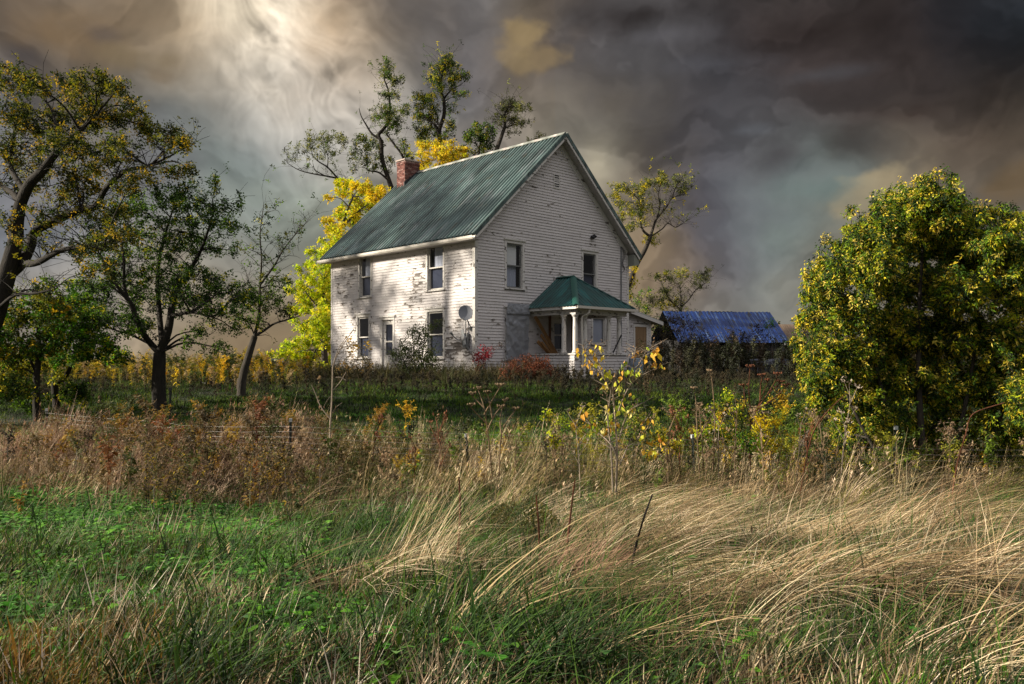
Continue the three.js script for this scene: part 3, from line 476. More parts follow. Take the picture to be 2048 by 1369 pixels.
  part(g, 'downspout', tube([V(3.55, YE - 0.1, ZE + 0.03), V(3.5, YE - 0.28, ZE + 0.0), V(3.38, YE - 0.40, 2.53), V(3.36, YE - 0.6, 2.52), V(3.36, 1.2, 2.56), V(3.36, 0.1, 2.56)], 0.045, 0.045, 8, 24), M.gutter);
}

// lean-to on the far side
{
  const g = sub(house, 'lean_to', [WID, 0, -1.0]);
  part(g, 'wall', boxMM(0.02, 3.05, -0.6, 3.0, -4.9, -0.03), M.soffit);
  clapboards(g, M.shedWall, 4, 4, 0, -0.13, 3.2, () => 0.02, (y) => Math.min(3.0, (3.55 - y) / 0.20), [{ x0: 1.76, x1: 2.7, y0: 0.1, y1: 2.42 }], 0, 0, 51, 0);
  part(g, 'roof', hex8([[0.02, 3.32, -5.2], [3.7, 2.6, -5.2], [3.7, 2.6, 0.3], [0.02, 3.32, 0.3], [0.02, 3.42, -5.2], [3.7, 2.7, -5.2], [3.7, 2.7, 0.3], [0.02, 3.42, 0.3]]), M.ridgeCap);
  part(g, 'rake_board', hex8([[0.02, 3.22, 0.301], [3.68, 2.5, 0.301], [3.68, 2.5, 0.325], [0.02, 3.22, 0.325], [0.02, 3.38, 0.301], [3.68, 2.66, 0.301], [3.68, 2.66, 0.325], [0.02, 3.38, 0.325]]), M.trim);
  part(g, 'door', uvBox(boxMM(1.78, 2.68, 0.12, 2.40, -0.04, 0.02)), M.plywood);
  part(g, 'door_frame', uvBox(mergeGeometries([boxMM(1.66, 1.779, 0.1, 2.52, 0, 0.04), boxMM(2.681, 2.8, 0.1, 2.52, 0, 0.04), boxMM(1.78, 2.68, 2.401, 2.52, 0, 0.039)])), M.trim);
  part(g, 'corner_board', uvBox(boxMM(2.9, 3.06, -0.2, 2.74, 0.0, 0.035)), M.trim);
  part(g, 'dark_gap_strip', boxMM(0.75, 0.98, 0.4, 2.3, 0.0, 0.034), M.metalDark);  // dark-coloured strip stands in for the shade in a narrow door gap
}
// ───────────────────────── vegetation tools ─────────────────────────
const barkMap = texture(128, 256, (u, v) => { const n = 0.75 + 0.7 * fbm(u * 9, v * 3, 2, 4) + 0.25 * N3(u * 40, v * 9, 4); return [n * 0.8, n * 0.78, n * 0.75]; }, { srgb: true });
const bark = (c) => new THREE.MeshStandardMaterial({ color: rgb(...c), map: barkMap, bumpMap: barkMap, bumpScale: 0.02, roughness: 0.95 });
M.barkDark = bark([0.03, 0.025, 0.02]); M.barkGrey = bark([0.075, 0.065, 0.055]); M.barkPale = bark([0.6, 0.5, 0.4]); M.barkRed = bark([0.28, 0.10, 0.045]); M.stalk = bark([0.42, 0.30, 0.18]);
const leafMat = (t = 0.4, o = {}) => new THREE.MeshPhysicalMaterial({ color: 0xffffff, roughness: 0.95, transmission: t, thickness: 0, side: THREE.DoubleSide, specularIntensity: 0.4, ...o });
M.leaf = leafMat(0.42); M.leafDry = leafMat(0.3);
function leafGeo(pos, idx, base, dir, up, len, wid, bend) {              // a folded, bent leaf of four faces
  const side = dir.clone().cross(up).normalize(), n = side.clone().cross(dir).normalize(), b = pos.length / 3;
  const q = (t, s, h) => { const v = base.clone().addScaledVector(dir, t * len).addScaledVector(side, s * wid).addScaledVector(n, h * len - bend * t * t * len); pos.push(v.x, v.y, v.z); };
  q(0, 0, 0); q(0.45, -0.5, 0.07); q(0.45, 0.5, 0.07); q(0.5, 0, 0); q(1, 0, 0);
  idx.push(b, b + 1, b + 3, b, b + 3, b + 2, b + 3, b + 1, b + 4, b + 3, b + 4, b + 2);
}
function sprig(n, len, wid, spread, seed, droop = 0.3, stem = 1) {
  const r = rng(seed), pos = [], idx = [];
  for (let i = 0; i < n; i++) {
    const t = (i + r()) / n, base = V((r() - 0.5) * spread * 0.35, (t - 0.5) * spread * stem, (r() - 0.5) * spread * 0.35), a = r() * 6.283, e = lerp(-0.9, 0.9, r()) - droop;
    const dir = V(Math.cos(a) * Math.cos(e), Math.sin(e), Math.sin(a) * Math.cos(e));
    leafGeo(pos, idx, base, dir, V((r() - 0.5) * 1.2, 1, (r() - 0.5) * 1.2), len * lerp(0.7, 1.25, r()), wid * lerp(0.75, 1.2, r()), lerp(-0.1, 0.4, r()));
  }
  return geoOf(pos, idx);
}
const SPRIG = {
  broad: sprig(9, 0.13, 0.075, 0.34, 5), small: sprig(11, 0.085, 0.05, 0.34, 6), long: sprig(10, 0.15, 0.048, 0.36, 7, 0.3), tiny: sprig(12, 0.05, 0.03, 0.24, 8), coarse: sprig(9, 0.22, 0.13, 0.55, 9),
};
const pick = (pal, r) => { let t = r() * pal.reduce((s, p) => s + (p[3] ?? 1), 0); for (const p of pal) { t -= p[3] ?? 1; if (t <= 0) { const k = lerp(0.75, 1.3, r()); return [p[0] * k, p[1] * k * lerp(0.94, 1.06, r()), p[2] * k]; } } return pal[0].slice(0, 3); };
const _q = new THREE.Quaternion(), _e = new THREE.Euler();
function placed(p, s, r, tilt = 3.1) { _e.set((r() - 0.5) * tilt, r() * 6.283, (r() - 0.5) * tilt); return new THREE.Matrix4().compose(p, _q.setFromEuler(_e), V(s, s, s)); }

// A tree: limbs drawn through seen points, crown clumps reached by branches and twigs of their own.
function growTree(o) {
  const r = rng(o.seed ?? 1), b0 = o.limbs[0].pts[0], base = P(...b0);
  if (o.ground) base.y = groundY(base.x, base.z) - 0.05;
  const root = thing(o.name, o.label, o.category ?? 'tree', [base.x, base.y, base.z], 0, o.group);
  const wood = [], thin = [], nodes = [], leaves = [];
  o.limbs.forEach((l, li) => {
    const pts = l.pts.map((p) => P(...p).sub(base)); if (li === 0 && o.ground) pts[0].set(0, 0, 0);
    if (!l.hidden) wood.push(tube(pts, l.r0, l.r1, l.r0 > 0.06 ? 8 : 5, (pts.length - 1) * 4));
    const c = pts.length > 2 ? new THREE.CatmullRomCurve3(pts, false, 'centripetal') : new THREE.LineCurve3(pts[0], pts[1]), k = Math.max(4, Math.round(c.getLength() / 0.3));
    for (let i = Math.ceil(k * (l.from ?? 0.25)); i <= k; i++) nodes.push({ p: c.getPoint(i / k), r: lerp(l.r0, l.r1, i / k) });
  });
  const nearest = (p, list) => { let best = null, bd = 1e9; for (const n of list) { const dy = n.p.y - p.y, d = n.p.distanceTo(p) + Math.max(0, dy) * 1.2; if (d < bd) { bd = d; best = n; } } return [best, bd]; };
  const S = o.leafSize ?? 1, MUL = o.mul ?? 1;
  for (const bl of o.blobs) {
    const [px, py, rx, ry, n0, opt = {}] = bl, n = n0 * MUL, d = opt.d ?? (o.limbs[0].pts[0][2] + (r() - 0.5) * (o.deep ?? 1.6) * 2), c = P(px, py, d).sub(base), sh = o.shrink ?? 1, R = V(rx * sh / F * d, ry * sh / F * d, Math.min(rx, ry * 1.6) / F * d * (o.fat ?? 1));
    const [nd] = nearest(c, nodes), L = nd.p.distanceTo(c), local = [nd];
    if (L > 0.15) {
      const m = nd.p.clone().lerp(c, 0.5).add(V((r() - 0.5) * L * 0.25, L * 0.08 + (r() - 0.5) * L * 0.15, (r() - 0.5) * L * 0.25)), r0 = Math.min(nd.r * 0.7, 0.012 + L * 0.016), pts = [nd.p, m, c];
      thin.push(tube(pts, r0, Math.max(0.006, r0 * 0.4), 5, 6)); const cu = new THREE.CatmullRomCurve3(pts, false, 'centripetal');
      for (let i = 1; i <= 5; i++) local.push({ p: cu.getPoint(i / 5), r: lerp(r0, r0 * 0.4, i / 5) });
    }
    const tw = Math.max(3, Math.round((opt.twigs ?? 1) * n / (o.perTwig ?? 4)));
    for (let k = 0; k < tw; k++) {
      const a = r() * 6.283, z = r() * 2 - 1, q = Math.cbrt(lerp(0.12, 1, r())) * (r() < (o.shoots ?? 0.06) ? lerp(1.1, 1.5, r()) : 1), s = Math.sqrt(1 - z * z), t = V(c.x + Math.cos(a) * s * q * R.x, c.y + z * q * R.y + (q > 1 ? (o.up ?? 0) * r() : 0), c.z + Math.sin(a) * s * q * R.z);
      const [ln] = nearest(t, local), D = ln.p.distanceTo(t), m = ln.p.clone().lerp(t, 0.55).add(V((r() - 0.5) * D * 0.3, D * 0.1 + (r() - 0.5) * D * 0.2, (r() - 0.5) * D * 0.3));
      const tr = (opt.tr ?? o.tr ?? 0.006); thin.push(tube([ln.p, m, t], tr * 1.3, tr * 0.6, 3, 4)); local.push({ p: t, r: 0.006 });
      const cu = new THREE.CatmullRomCurve3([ln.p, m, t], false, 'centripetal'), per = n / tw;
      let cnt = Math.floor(per) + (r() < per % 1 ? 1 : 0); if (opt.bare) cnt = 0;
      for (let i = 0; i < cnt; i++) { const p = cu.getPoint(lerp(0.35, 1.02, r())).add(V(r() - 0.5, r() - 0.5, r() - 0.5).multiplyScalar(0.28 * S * (o.loose ?? 1))); leaves.push({ m: placed(p, S * lerp(0.7, 1.3, r()), r, o.tilt ?? 3.1), c: pick(opt.pal ?? o.pal, r) }); }
    }
  }
  const fineN = nodes.filter((n) => n.r < 0.13);
  for (let i = 0; i < (o.along ?? 0); i++) {                       // twigs all along the limbs
    const nd = fineN[Math.floor(r() * fineN.length)], a = r() * 6.283, D = lerp(0.35, 1.3, r()) * (o.alongLen ?? 1), t = nd.p.clone().add(V(Math.cos(a) * D * 0.8, D * lerp(-0.1, 0.8, r()), Math.sin(a) * D * 0.8)), m = nd.p.clone().lerp(t, 0.5).add(V((r() - 0.5) * D * 0.35, D * 0.1, (r() - 0.5) * D * 0.35));
    thin.push(tube([nd.p, m, t], Math.min(nd.r * 0.4, 0.013), 0.004, 3, 3)); const t2 = m.clone().add(V(r() - 0.5, r() * 0.6, r() - 0.5).multiplyScalar(D * 0.8)); thin.push(tube([m, t2], 0.006, 0.003, 3, 1));
    const cnt = Math.floor(r() * 2 * (o.alongLeaves ?? 1.2) + 0.4); for (let k = 0; k < cnt; k++) leaves.push({ m: placed((r() < 0.5 ? t : t2).clone().add(V(r() - 0.5, r() - 0.5, r() - 0.5).multiplyScalar(0.25)), S * lerp(0.6, 1.2, r()), r), c: pick(o.pal, r) });
  }
  const bm = o.bark ?? M.barkDark;
  if (wood.length) part(root, o.trunkName ?? 'trunk', merged(wood), bm);
  if (thin.length) part(root, 'branches', merged(thin), o.twigMat ?? bm).userData.kind = 'stuff';
  if (leaves.length) instanced(root, o.crownName ?? 'crown', SPRIG[o.leaf ?? 'small'], o.leafMat ?? M.leaf, leaves);
  return root;
}
const G = { // leaf palettes, linear
  dark: [[0.03, 0.07, 0.006], [0.06, 0.13, 0.007], [0.14, 0.26, 0.008, 0.8], [0.5, 0.46, 0.015, 0.3], [0.012, 0.03, 0.005, 1.2]],
  olive: [[0.05, 0.07, 0.008], [0.12, 0.15, 0.008], [0.26, 0.24, 0.010, 0.9], [0.55, 0.36, 0.012, 0.55], [0.02, 0.035, 0.006, 1.4]],
  green: [[0.06, 0.19, 0.006], [0.12, 0.32, 0.008], [0.03, 0.08, 0.006], [0.42, 0.44, 0.015, 0.6]],
  lime: [[0.66, 0.72, 0.015], [0.44, 0.58, 0.012], [0.78, 0.70, 0.02], [0.16, 0.25, 0.010, 0.45]],
  gold: [[0.82, 0.66, 0.02], [0.78, 0.55, 0.015], [0.58, 0.56, 0.02], [0.22, 0.24, 0.015, 0.35]],
  grey: [[0.11, 0.14, 0.035], [0.2, 0.23, 0.05], [0.05, 0.065, 0.02], [0.36, 0.36, 0.08, 0.5]],
  mixed: [[0.12, 0.17, 0.02], [0.38, 0.36, 0.02], [0.05, 0.07, 0.012], [0.66, 0.54, 0.02, 0.5]],
  bush: [[0.38, 0.44, 0.010], [0.15, 0.27, 0.008], [0.045, 0.11, 0.006, 1.2], [0.72, 0.58, 0.025, 0.8], [0.9, 0.72, 0.14, 0.5], [0.014, 0.036, 0.005, 1.8]],
  rust: [[0.14, 0.04, 0.02], [0.22, 0.07, 0.03], [0.09, 0.04, 0.02]], red: [[0.32, 0.02, 0.03], [0.2, 0.015, 0.02]],
};
const L = (pts, d, r0, r1, o = {}) => ({ pts: pts.map(([x, y, dd]) => [x, y, d + (dd ?? 0)]), r0, r1, ...o });

// big spreading tree at the left edge
growTree({ name: 'spreading_tree', label: 'large spreading tree leaning in at the left edge, its crown the widest', seed: 3, ground: true, mul: 1.5, along: 200, leaf: 'small', leafSize: 0.7, pal: G.olive, fat: 1.4, deep: 1.6, perTwig: 3.2, tr: 0.009,
  limbs: [L([[-75, 850], [-40, 720], [-8, 620], [16, 540], [31, 480]], 20, 0.28, 0.17, { from: 0.5 }), L([[31, 480], [33, 443], [41, 407], [60, 366, -0.3], [82, 344, -0.5], [109, 309, -0.6], [137, 281, -0.5], [164, 257, -0.4], [180, 238]], 20, 0.17, 0.04),
    L([[10, 556], [42, 528, 0.2], [61, 490, 0.4], [68, 465, 0.5], [115, 440, 0.6], [153, 423, 0.6], [191, 412, 0.5], [208, 382, 0.3], [227, 360], [254, 341, -0.2], [301, 330, -0.3], [328, 300, -0.3]], 20, 0.14, 0.025), L([[41, 407], [22, 385, 0.5], [-8, 365, 0.9]], 20, 0.09, 0.04), L([[50, 385], [20, 330, 0.6], [25, 284, 0.8], [30, 250, 0.9]], 20, 0.07, 0.03),
    L([[42, 528, 0.2], [75, 525, -0.5], [119, 502, -0.9], [165, 494, -1.2], [205, 500, -1.3]], 20, 0.09, 0.03), L([[-8, 620], [30, 590, -0.6], [70, 587, -1], [110, 578, -1.2]], 20, 0.05, 0.018), L([[109, 309], [112, 260, 0.4], [100, 215, 0.8], [70, 180, 1]], 20, 0.05, 0.015), L([[301, 330], [335, 315], [365, 298], [385, 290]], 20, 0.03, 0.01)],
  blobs: [[25, 160, 52, 26, 120], [75, 172, 32, 20, 60], [10, 215, 45, 35, 90], [140, 172, 28, 18, 60], [190, 165, 45, 18, 100], [235, 175, 26, 12, 36], [165, 200, 45, 22, 80], [80, 235, 45, 34, 100], [150, 240, 45, 28, 90], [205, 235, 40, 24, 70], [262, 212, 24, 20, 40], [268, 245, 42, 24, 80], [310, 265, 36, 18, 60], [345, 268, 24, 14, 36], [372, 290, 22, 15, 40], [120, 290, 48, 28, 90], [190, 292, 38, 24, 60], [240, 290, 40, 20, 50], [60, 310, 45, 30, 80], [10, 300, 34, 36, 60], [150, 335, 45, 28, 80], [215, 335, 36, 24, 60], [20, 365, 40, 28, 50, { twigs: 1.6 }], [100, 372, 48, 26, 70], [165, 380, 40, 26, 70], [260, 372, 30, 22, 40], [250, 315, 30, 16, 30], [340, 345, 28, 12, 30], [380, 342, 14, 9, 16], [90, 430, 36, 22, 36, { twigs: 2 }], [130, 410, 40, 24, 50], [190, 440, 40, 24, 60], [225, 425, 36, 30, 60], [20, 445, 28, 24, 24, { twigs: 2 }], [200, 490, 40, 20, 50], [135, 505, 34, 14, 30], [240, 470, 36, 28, 60, { d: 19 }], [95, 590, 30, 16, 24], [60, 480, 40, 20, 24], [290, 355, 40, 20, 40], [200, 540, 40, 20, 40, { d: 19 }], [60, 250, 30, 24, 40], [320, 300, 26, 30, 14, { twigs: 2 }]] });

// middle-left tree
growTree({ name: 'broadleaf_tree', label: 'dark leafy tree with a straight trunk right of the spreading tree', seed: 8, ground: true, mul: 1.4, along: 200, leaf: 'small', leafSize: 0.72, pal: [...G.dark, [0.06, 0.14, 0.012]], fat: 1.3, deep: 1.3, perTwig: 3.4, tr: 0.008,
  limbs: [L([[319, 820], [317, 765], [319, 706]], 22, 0.19, 0.15, { from: 0.9 }), L([[319, 706], [303, 690], [280, 657, -0.4], [262, 610, -0.6], [255, 599, -0.6], [248, 573, -0.6], [247, 522, -0.4], [240, 470]], 22, 0.09, 0.025), L([[319, 706], [335, 664], [345, 609, 0.3], [354, 580, 0.5], [387, 528, 0.5], [406, 490, 0.4], [428, 420]], 22, 0.12, 0.02), L([[324, 690], [318, 620, 0.6], [315, 540, 0.9], [330, 470, 1], [345, 420, 0.9]], 22, 0.08, 0.02), L([[344, 631], [387, 625, -0.5], [429, 632, -0.8], [460, 600, -0.9]], 22, 0.05, 0.015), L([[262, 610, -0.6], [225, 560, -0.8], [200, 508, -0.8]], 22, 0.05, 0.015), L([[303, 690], [260, 670, 0.4], [210, 655, 0.6]], 22, 0.04, 0.014)],
  blobs: [[205, 470, 38, 30, 60], [250, 430, 45, 30, 90], [300, 410, 40, 30, 70], [340, 400, 32, 28, 70], [385, 400, 36, 28, 80], [432, 372, 12, 20, 26], [400, 430, 45, 28, 80], [462, 408, 26, 20, 30], [455, 450, 38, 26, 60], [340, 460, 50, 34, 110], [280, 490, 50, 34, 110], [220, 530, 45, 30, 80], [170, 495, 40, 20, 50], [385, 490, 50, 30, 90], [455, 500, 36, 20, 30], [330, 540, 55, 36, 130], [260, 570, 50, 30, 90], [200, 580, 45, 30, 80], [395, 560, 45, 32, 90], [445, 580, 45, 26, 90], [485, 600, 26, 22, 40], [300, 610, 40, 26, 60], [230, 630, 50, 26, 80], [180, 640, 40, 24, 60], [390, 610, 45, 24, 80], [440, 630, 38, 18, 50], [405, 660, 36, 16, 30], [430, 695, 36, 12, 26], [468, 660, 24, 20, 20], [270, 660, 34, 20, 40], [300, 660, 20, 24, 20], [380, 680, 24, 14, 14], [345, 580, 36, 30, 60]] });

// young leaning tree
growTree({ name: 'leaning_tree', label: 'slender tree leaning right with a half-bare top, left of the house', seed: 12, ground: true, mul: 1.6, along: 70, alongLeaves: 0.7, bark: M.barkGrey, leaf: 'small', leafSize: 0.75, pal: [...G.dark, [0.1, 0.11, 0.02]], deep: 0.8, perTwig: 3, tr: 0.006,
  limbs: [L([[481, 790], [486, 750], [496, 715], [509, 673]], 25, 0.13, 0.09, { from: 0.9 }), L([[509, 673], [517, 640], [519, 600], [520, 570], [523, 520], [520, 470], [527, 410]], 25, 0.06, 0.01), L([[509, 673], [530, 660], [548, 648], [575, 640], [600, 632]], 25, 0.05, 0.012), L([[520, 570], [548, 532], [567, 499], [590, 470], [612, 445]], 25, 0.035, 0.008), L([[519, 605], [500, 570], [490, 540]], 25, 0.02, 0.008)],
  blobs: [[495, 595, 30, 26, 60], [535, 600, 30, 26, 50], [560, 575, 30, 26, 36], [520, 640, 26, 22, 30], [480, 635, 22, 18, 26], [570, 625, 26, 14, 16], [540, 540, 26, 26, 14, { twigs: 3 }], [575, 480, 26, 30, 8, { twigs: 5 }], [525, 450, 22, 34, 8, { twigs: 5 }], [550, 420, 20, 24, 5, { twigs: 6 }], [600, 450, 18, 22, 5, { twigs: 6 }], [500, 500, 20, 24, 8, { twigs: 4 }]] });

// low trees along the left edge
const LOW = 'low trees along the left edge';
growTree({ name: 'low_tree', label: 'low bushy tree at the far left edge under the spreading tree', group: LOW, seed: 21, mul: 2.6, ground: true, leaf: 'small', leafSize: 0.78, pal: [...G.green, ...G.olive], deep: 1, perTwig: 4, tr: 0.007,
  limbs: [L([[74, 805], [72, 760], [78, 700], [75, 650]], 21, 0.10, 0.04), L([[72, 745], [50, 700], [30, 660]], 21, 0.04, 0.015), L([[78, 700], [105, 660], [120, 620]], 21, 0.04, 0.015)],
  blobs: [[20, 640, 36, 36, 80], [70, 620, 45, 34, 90], [110, 640, 40, 34, 80], [30, 700, 45, 30, 80], [90, 690, 45, 26, 70], [10, 590, 30, 24, 30], [15, 745, 34, 26, 50, { pal: G.mixed }], [60, 735, 34, 18, 30, { pal: G.mixed }], [25, 775, 40, 26, 70, { pal: [...G.dark, ...G.mixed] }], [55, 800, 36, 18, 40, { pal: G.dark }], [0, 690, 40, 40, 60]] });
growTree({ name: 'low_tree', label: 'low bushy tree left of the straight-trunked dark tree, trunk forked near the ground', group: LOW, seed: 22, mul: 2.6, ground: true, leaf: 'small', leafSize: 0.78, pal: [...G.green, ...G.dark], deep: 1, perTwig: 4, tr: 0.007,
  limbs: [L([[114, 795], [108, 745], [118, 700], [130, 650]], 22.5, 0.10, 0.04), L([[110, 770], [136, 745], [150, 700], [175, 660]], 22.5, 0.07, 0.02)],
  blobs: [[140, 620, 45, 34, 90], [185, 640, 40, 32, 80], [140, 680, 45, 26, 80], [200, 690, 42, 20, 70], [232, 712, 30, 14, 36], [175, 715, 34, 14, 36], [120, 720, 30, 16, 30, { pal: G.green }], [150, 785, 30, 22, 60, { pal: G.dark }], [120, 755, 26, 16, 26, { pal: G.mixed }], [175, 590, 45, 30, 70], [100, 590, 40, 28, 60]] });

// bright yellow tree beside and behind the house
growTree({ name: 'yellow_tree', label: 'bright yellow tree against the left end of the house', seed: 31, ground: true, bark: M.barkGrey, mul: 3, along: 60, leaf: 'coarse', leafSize: 0.62, pal: G.lime, deep: 1.6, perTwig: 4, tr: 0.012,
  limbs: [L([[652, 775], [648, 700], [642, 620], [655, 540], [680, 460], [705, 395]], 47, 0.2, 0.05), L([[648, 700], [620, 700], [585, 706]], 47, 0.06, 0.02), L([[642, 620], [615, 590], [600, 565]], 47, 0.06, 0.02), L([[680, 460], [720, 420], [750, 400]], 47, 0.06, 0.02), L([[645, 660], [670, 640], [690, 620]], 47, 0.08, 0.03)],
  blobs: [[600, 715, 36, 14, 46], [565, 708, 22, 10, 20], [640, 715, 36, 22, 60], [655, 680, 26, 26, 50], [635, 650, 26, 26, 44], [600, 650, 22, 16, 16], [620, 600, 28, 24, 40], [655, 600, 26, 30, 60], [590, 575, 20, 16, 14], [640, 555, 26, 26, 44], [665, 520, 26, 30, 60], [625, 520, 18, 18, 12], [680, 470, 26, 26, 50, { pal: [...G.gold, ...G.lime] }], [655, 450, 18, 18, 18, { pal: G.gold }], [700, 430, 30, 24, 60, { pal: [...G.gold, ...G.lime] }], [730, 400, 32, 22, 60, { pal: [...G.gold, ...G.lime] }], [690, 375, 26, 18, 44, { pal: [...G.gold, ...G.lime] }], [725, 372, 26, 14, 34, { pal: G.gold }], [755, 390, 22, 18, 40, { pal: G.gold }], [655, 395, 10, 8, 6, { pal: G.gold }], [745, 430, 26, 26, 44, { pal: [...G.gold, ...G.lime] }], [660, 560, 18, 26, 40], [655, 745, 24, 18, 30, { pal: G.mixed }], [540, 710, 8, 4, 4], [590, 690, 34, 16, 26], [620, 670, 30, 20, 30], [600, 620, 26, 22, 22], [635, 580, 26, 24, 34], [610, 540, 20, 20, 14], [645, 500, 20, 24, 26], [630, 740, 30, 14, 24], [600, 735, 26, 10, 14], [650, 640, 20, 40, 40]] });
growTree({ name: 'yellow_tree', label: 'golden yellow tree top showing over the roof beside the chimney', seed: 32, ground: true, bark: M.barkGrey, mul: 2.0, along: 60, leaf: 'coarse', leafSize: 0.62, pal: G.gold, deep: 1.2, perTwig: 4, tr: 0.012,
  limbs: [L([[876, 745], [874, 560], [876, 420], [880, 330]], 53, 0.2, 0.06, { from: 0.7 }), L([[876, 400], [850, 340], [840, 310]], 53, 0.07, 0.02), L([[876, 400], [905, 340], [918, 310]], 53, 0.07, 0.02)],
  blobs: [[846, 300, 16, 18, 26], [870, 285, 22, 14, 34], [880, 308, 26, 16, 50], [905, 298, 20, 16, 34], [925, 300, 12, 12, 14], [850, 328, 18, 12, 26], [890, 330, 26, 12, 40], [920, 318, 16, 10, 20], [840, 340, 10, 8, 10], [866, 345, 24, 12, 30]] });

// tall ragged trees behind the house
const TALL = 'tall ragged trees behind the house';
growTree({ name: 'ragged_tree', label: 'ragged tree rising behind the chimney with a bare upright snag and long left limb', group: TALL, mul: 2.2, along: 110, alongLen: 1.5, alongLeaves: 1.6, seed: 41, ground: true, bark: M.barkDark, leaf: 'small', leafSize: 1.15, pal: [...G.dark, ...G.grey], deep: 1, perTwig: 3.2, tr: 0.012, fat: 0.9,
  limbs: [L([[800, 745], [797, 560], [790, 400], [778, 362], [764, 318], [762, 284], [757, 270], [767, 258], [778, 240], [779, 205], [776, 179], [768, 156], [775, 132]], 56, 0.2, 0.035, { from: 0.5 }), L([[806, 345], [806, 315], [789, 290], [772, 267]], 56, 0.09, 0.06), L([[759, 278], [744, 268], [731, 248], [722, 232], [718, 217]], 56, 0.09, 0.02), L([[778, 362], [757, 345], [735, 340], [735, 325]], 56, 0.08, 0.02),
    L([[790, 400], [740, 378], [700, 365], [675, 357], [650, 352], [622, 347], [597, 340], [575, 327]], 56, 0.1, 0.02), L([[675, 357], [655, 335], [635, 322], [626, 312], [620, 290]], 56, 0.07, 0.015), L([[650, 352], [630, 340], [625, 325]], 56, 0.04, 0.012), L([[655, 335], [655, 310], [643, 285]], 56, 0.035, 0.012)],
  blobs: [[776, 130, 12, 14, 26], [772, 150, 10, 10, 14], [793, 160, 16, 12, 30], [770, 190, 14, 10, 18], [792, 190, 14, 10, 16], [765, 225, 20, 18, 50], [790, 232, 24, 22, 70], [810, 220, 12, 14, 20], [785, 255, 22, 12, 30], [730, 290, 16, 16, 24], [748, 295, 22, 20, 50], [712, 305, 16, 22, 26], [745, 325, 24, 18, 40], [775, 330, 18, 16, 24], [712, 335, 12, 14, 10], [715, 275, 12, 10, 12], [598, 305, 18, 20, 14, { twigs: 3, pal: G.grey }], [575, 310, 16, 18, 8, { twigs: 4, pal: G.grey }], [622, 282, 18, 18, 20, { twigs: 2, pal: G.grey }], [648, 280, 18, 18, 20, { twigs: 2, pal: G.grey }], [672, 275, 18, 10, 20, { pal: G.grey }], [660, 305, 22, 16, 12, { twigs: 3, pal: G.grey }], [688, 285, 12, 12, 12, { pal: G.grey }], [635, 310, 14, 16, 8, { twigs: 3, pal: G.grey }], [806, 290, 12, 14, 16], [816, 310, 12, 16, 16]] });
growTree({ name: 'ragged_tree', label: 'tallest ragged tree behind the roof, with one dark winding stem', group: TALL, mul: 2.2, along: 110, alongLen: 1.5, alongLeaves: 1.6, seed: 42, ground: true, bark: M.barkDark, leaf: 'small', leafSize: 1.15, pal: [...G.dark, ...G.mixed], deep: 1, perTwig: 3.4, tr: 0.012,
  limbs: [L([[884, 745], [886, 560], [884, 400], [884, 300], [878, 264], [888, 230], [887, 199], [880, 176], [884, 148], [890, 120]], 57, 0.22, 0.05, { from: 0.55 }), L([[880, 262], [868, 248], [855, 240], [846, 228]], 57, 0.09, 0.03), L([[876, 250], [872, 225], [858, 212]], 57, 0.06, 0.02), L([[887, 199], [896, 187], [906, 178], [922, 170]], 57, 0.07, 0.02)],
  blobs: [[893, 120, 16, 14, 40], [902, 135, 18, 12, 34], [880, 140, 14, 12, 26], [922, 150, 20, 9, 30], [938, 153, 10, 5, 8], [905, 158, 16, 10, 26], [868, 160, 14, 12, 26], [880, 172, 14, 10, 20], [905, 182, 14, 8, 14], [925, 190, 14, 7, 12], [838, 195, 16, 10, 26], [858, 198, 16, 10, 26], [846, 212, 16, 12, 30], [868, 218, 14, 14, 24], [842, 238, 18, 12, 36], [860, 236, 14, 12, 24], [838, 262, 14, 14, 26], [860, 262, 18, 16, 44], [880, 280, 18, 12, 24], [902, 215, 12, 14, 16], [902, 245, 12, 16, 14], [850, 280, 18, 14, 34], [905, 262, 16, 10, 12]] });
growTree({ name: 'ragged_tree', label: 'thin bare-limbed tree over the ridge, rightmost behind the main roof', group: TALL, mul: 2.2, along: 110, alongLen: 1.5, alongLeaves: 1.6, seed: 43, ground: true, bark: M.barkGrey, leaf: 'small', leafSize: 1.1, pal: G.grey, deep: 0.6, perTwig: 3, tr: 0.012,
  limbs: [L([[965, 745], [970, 500], [985, 340], [993, 301], [1004, 270], [1010, 250], [1009, 230], [1021, 206]], 57, 0.24, 0.03, { from: 0.6 }), L([[1008, 258], [1022, 252], [1050, 247]], 57, 0.05, 0.015), L([[1009, 236], [1000, 228], [990, 215]], 57, 0.03, 0.01)],
  blobs: [[1020, 208, 14, 9, 26], [1042, 213, 14, 9, 20], [1056, 216, 8, 5, 6], [1012, 222, 12, 8, 14], [1030, 240, 18, 6, 18], [1048, 246, 14, 5, 8, { twigs: 3 }], [998, 235, 10, 12, 6, { twigs: 4 }], [1025, 268, 20, 8, 6, { twigs: 4 }]] });
growTree({ name: 'dense_tree', label: 'dense dark green treetop above the roof ridge', seed: 44, ground: true, bark: M.barkDark, leaf: 'broad', leafSize: 1.1, pal: [...G.dark, [0.16, 0.15, 0.02]], deep: 1, perTwig: 5, tr: 0.012,
  limbs: [L([[952, 745], [954, 560], [956, 400], [958, 300]], 54, 0.22, 0.06, { from: 0.7 })],
  blobs: [[950, 265, 20, 18, 50], [972, 265, 18, 18, 44], [935, 280, 16, 16, 30], [960, 285, 24, 16, 60], [985, 262, 10, 14, 14], [940, 300, 18, 12, 30], [968, 302, 18, 12, 34]] });
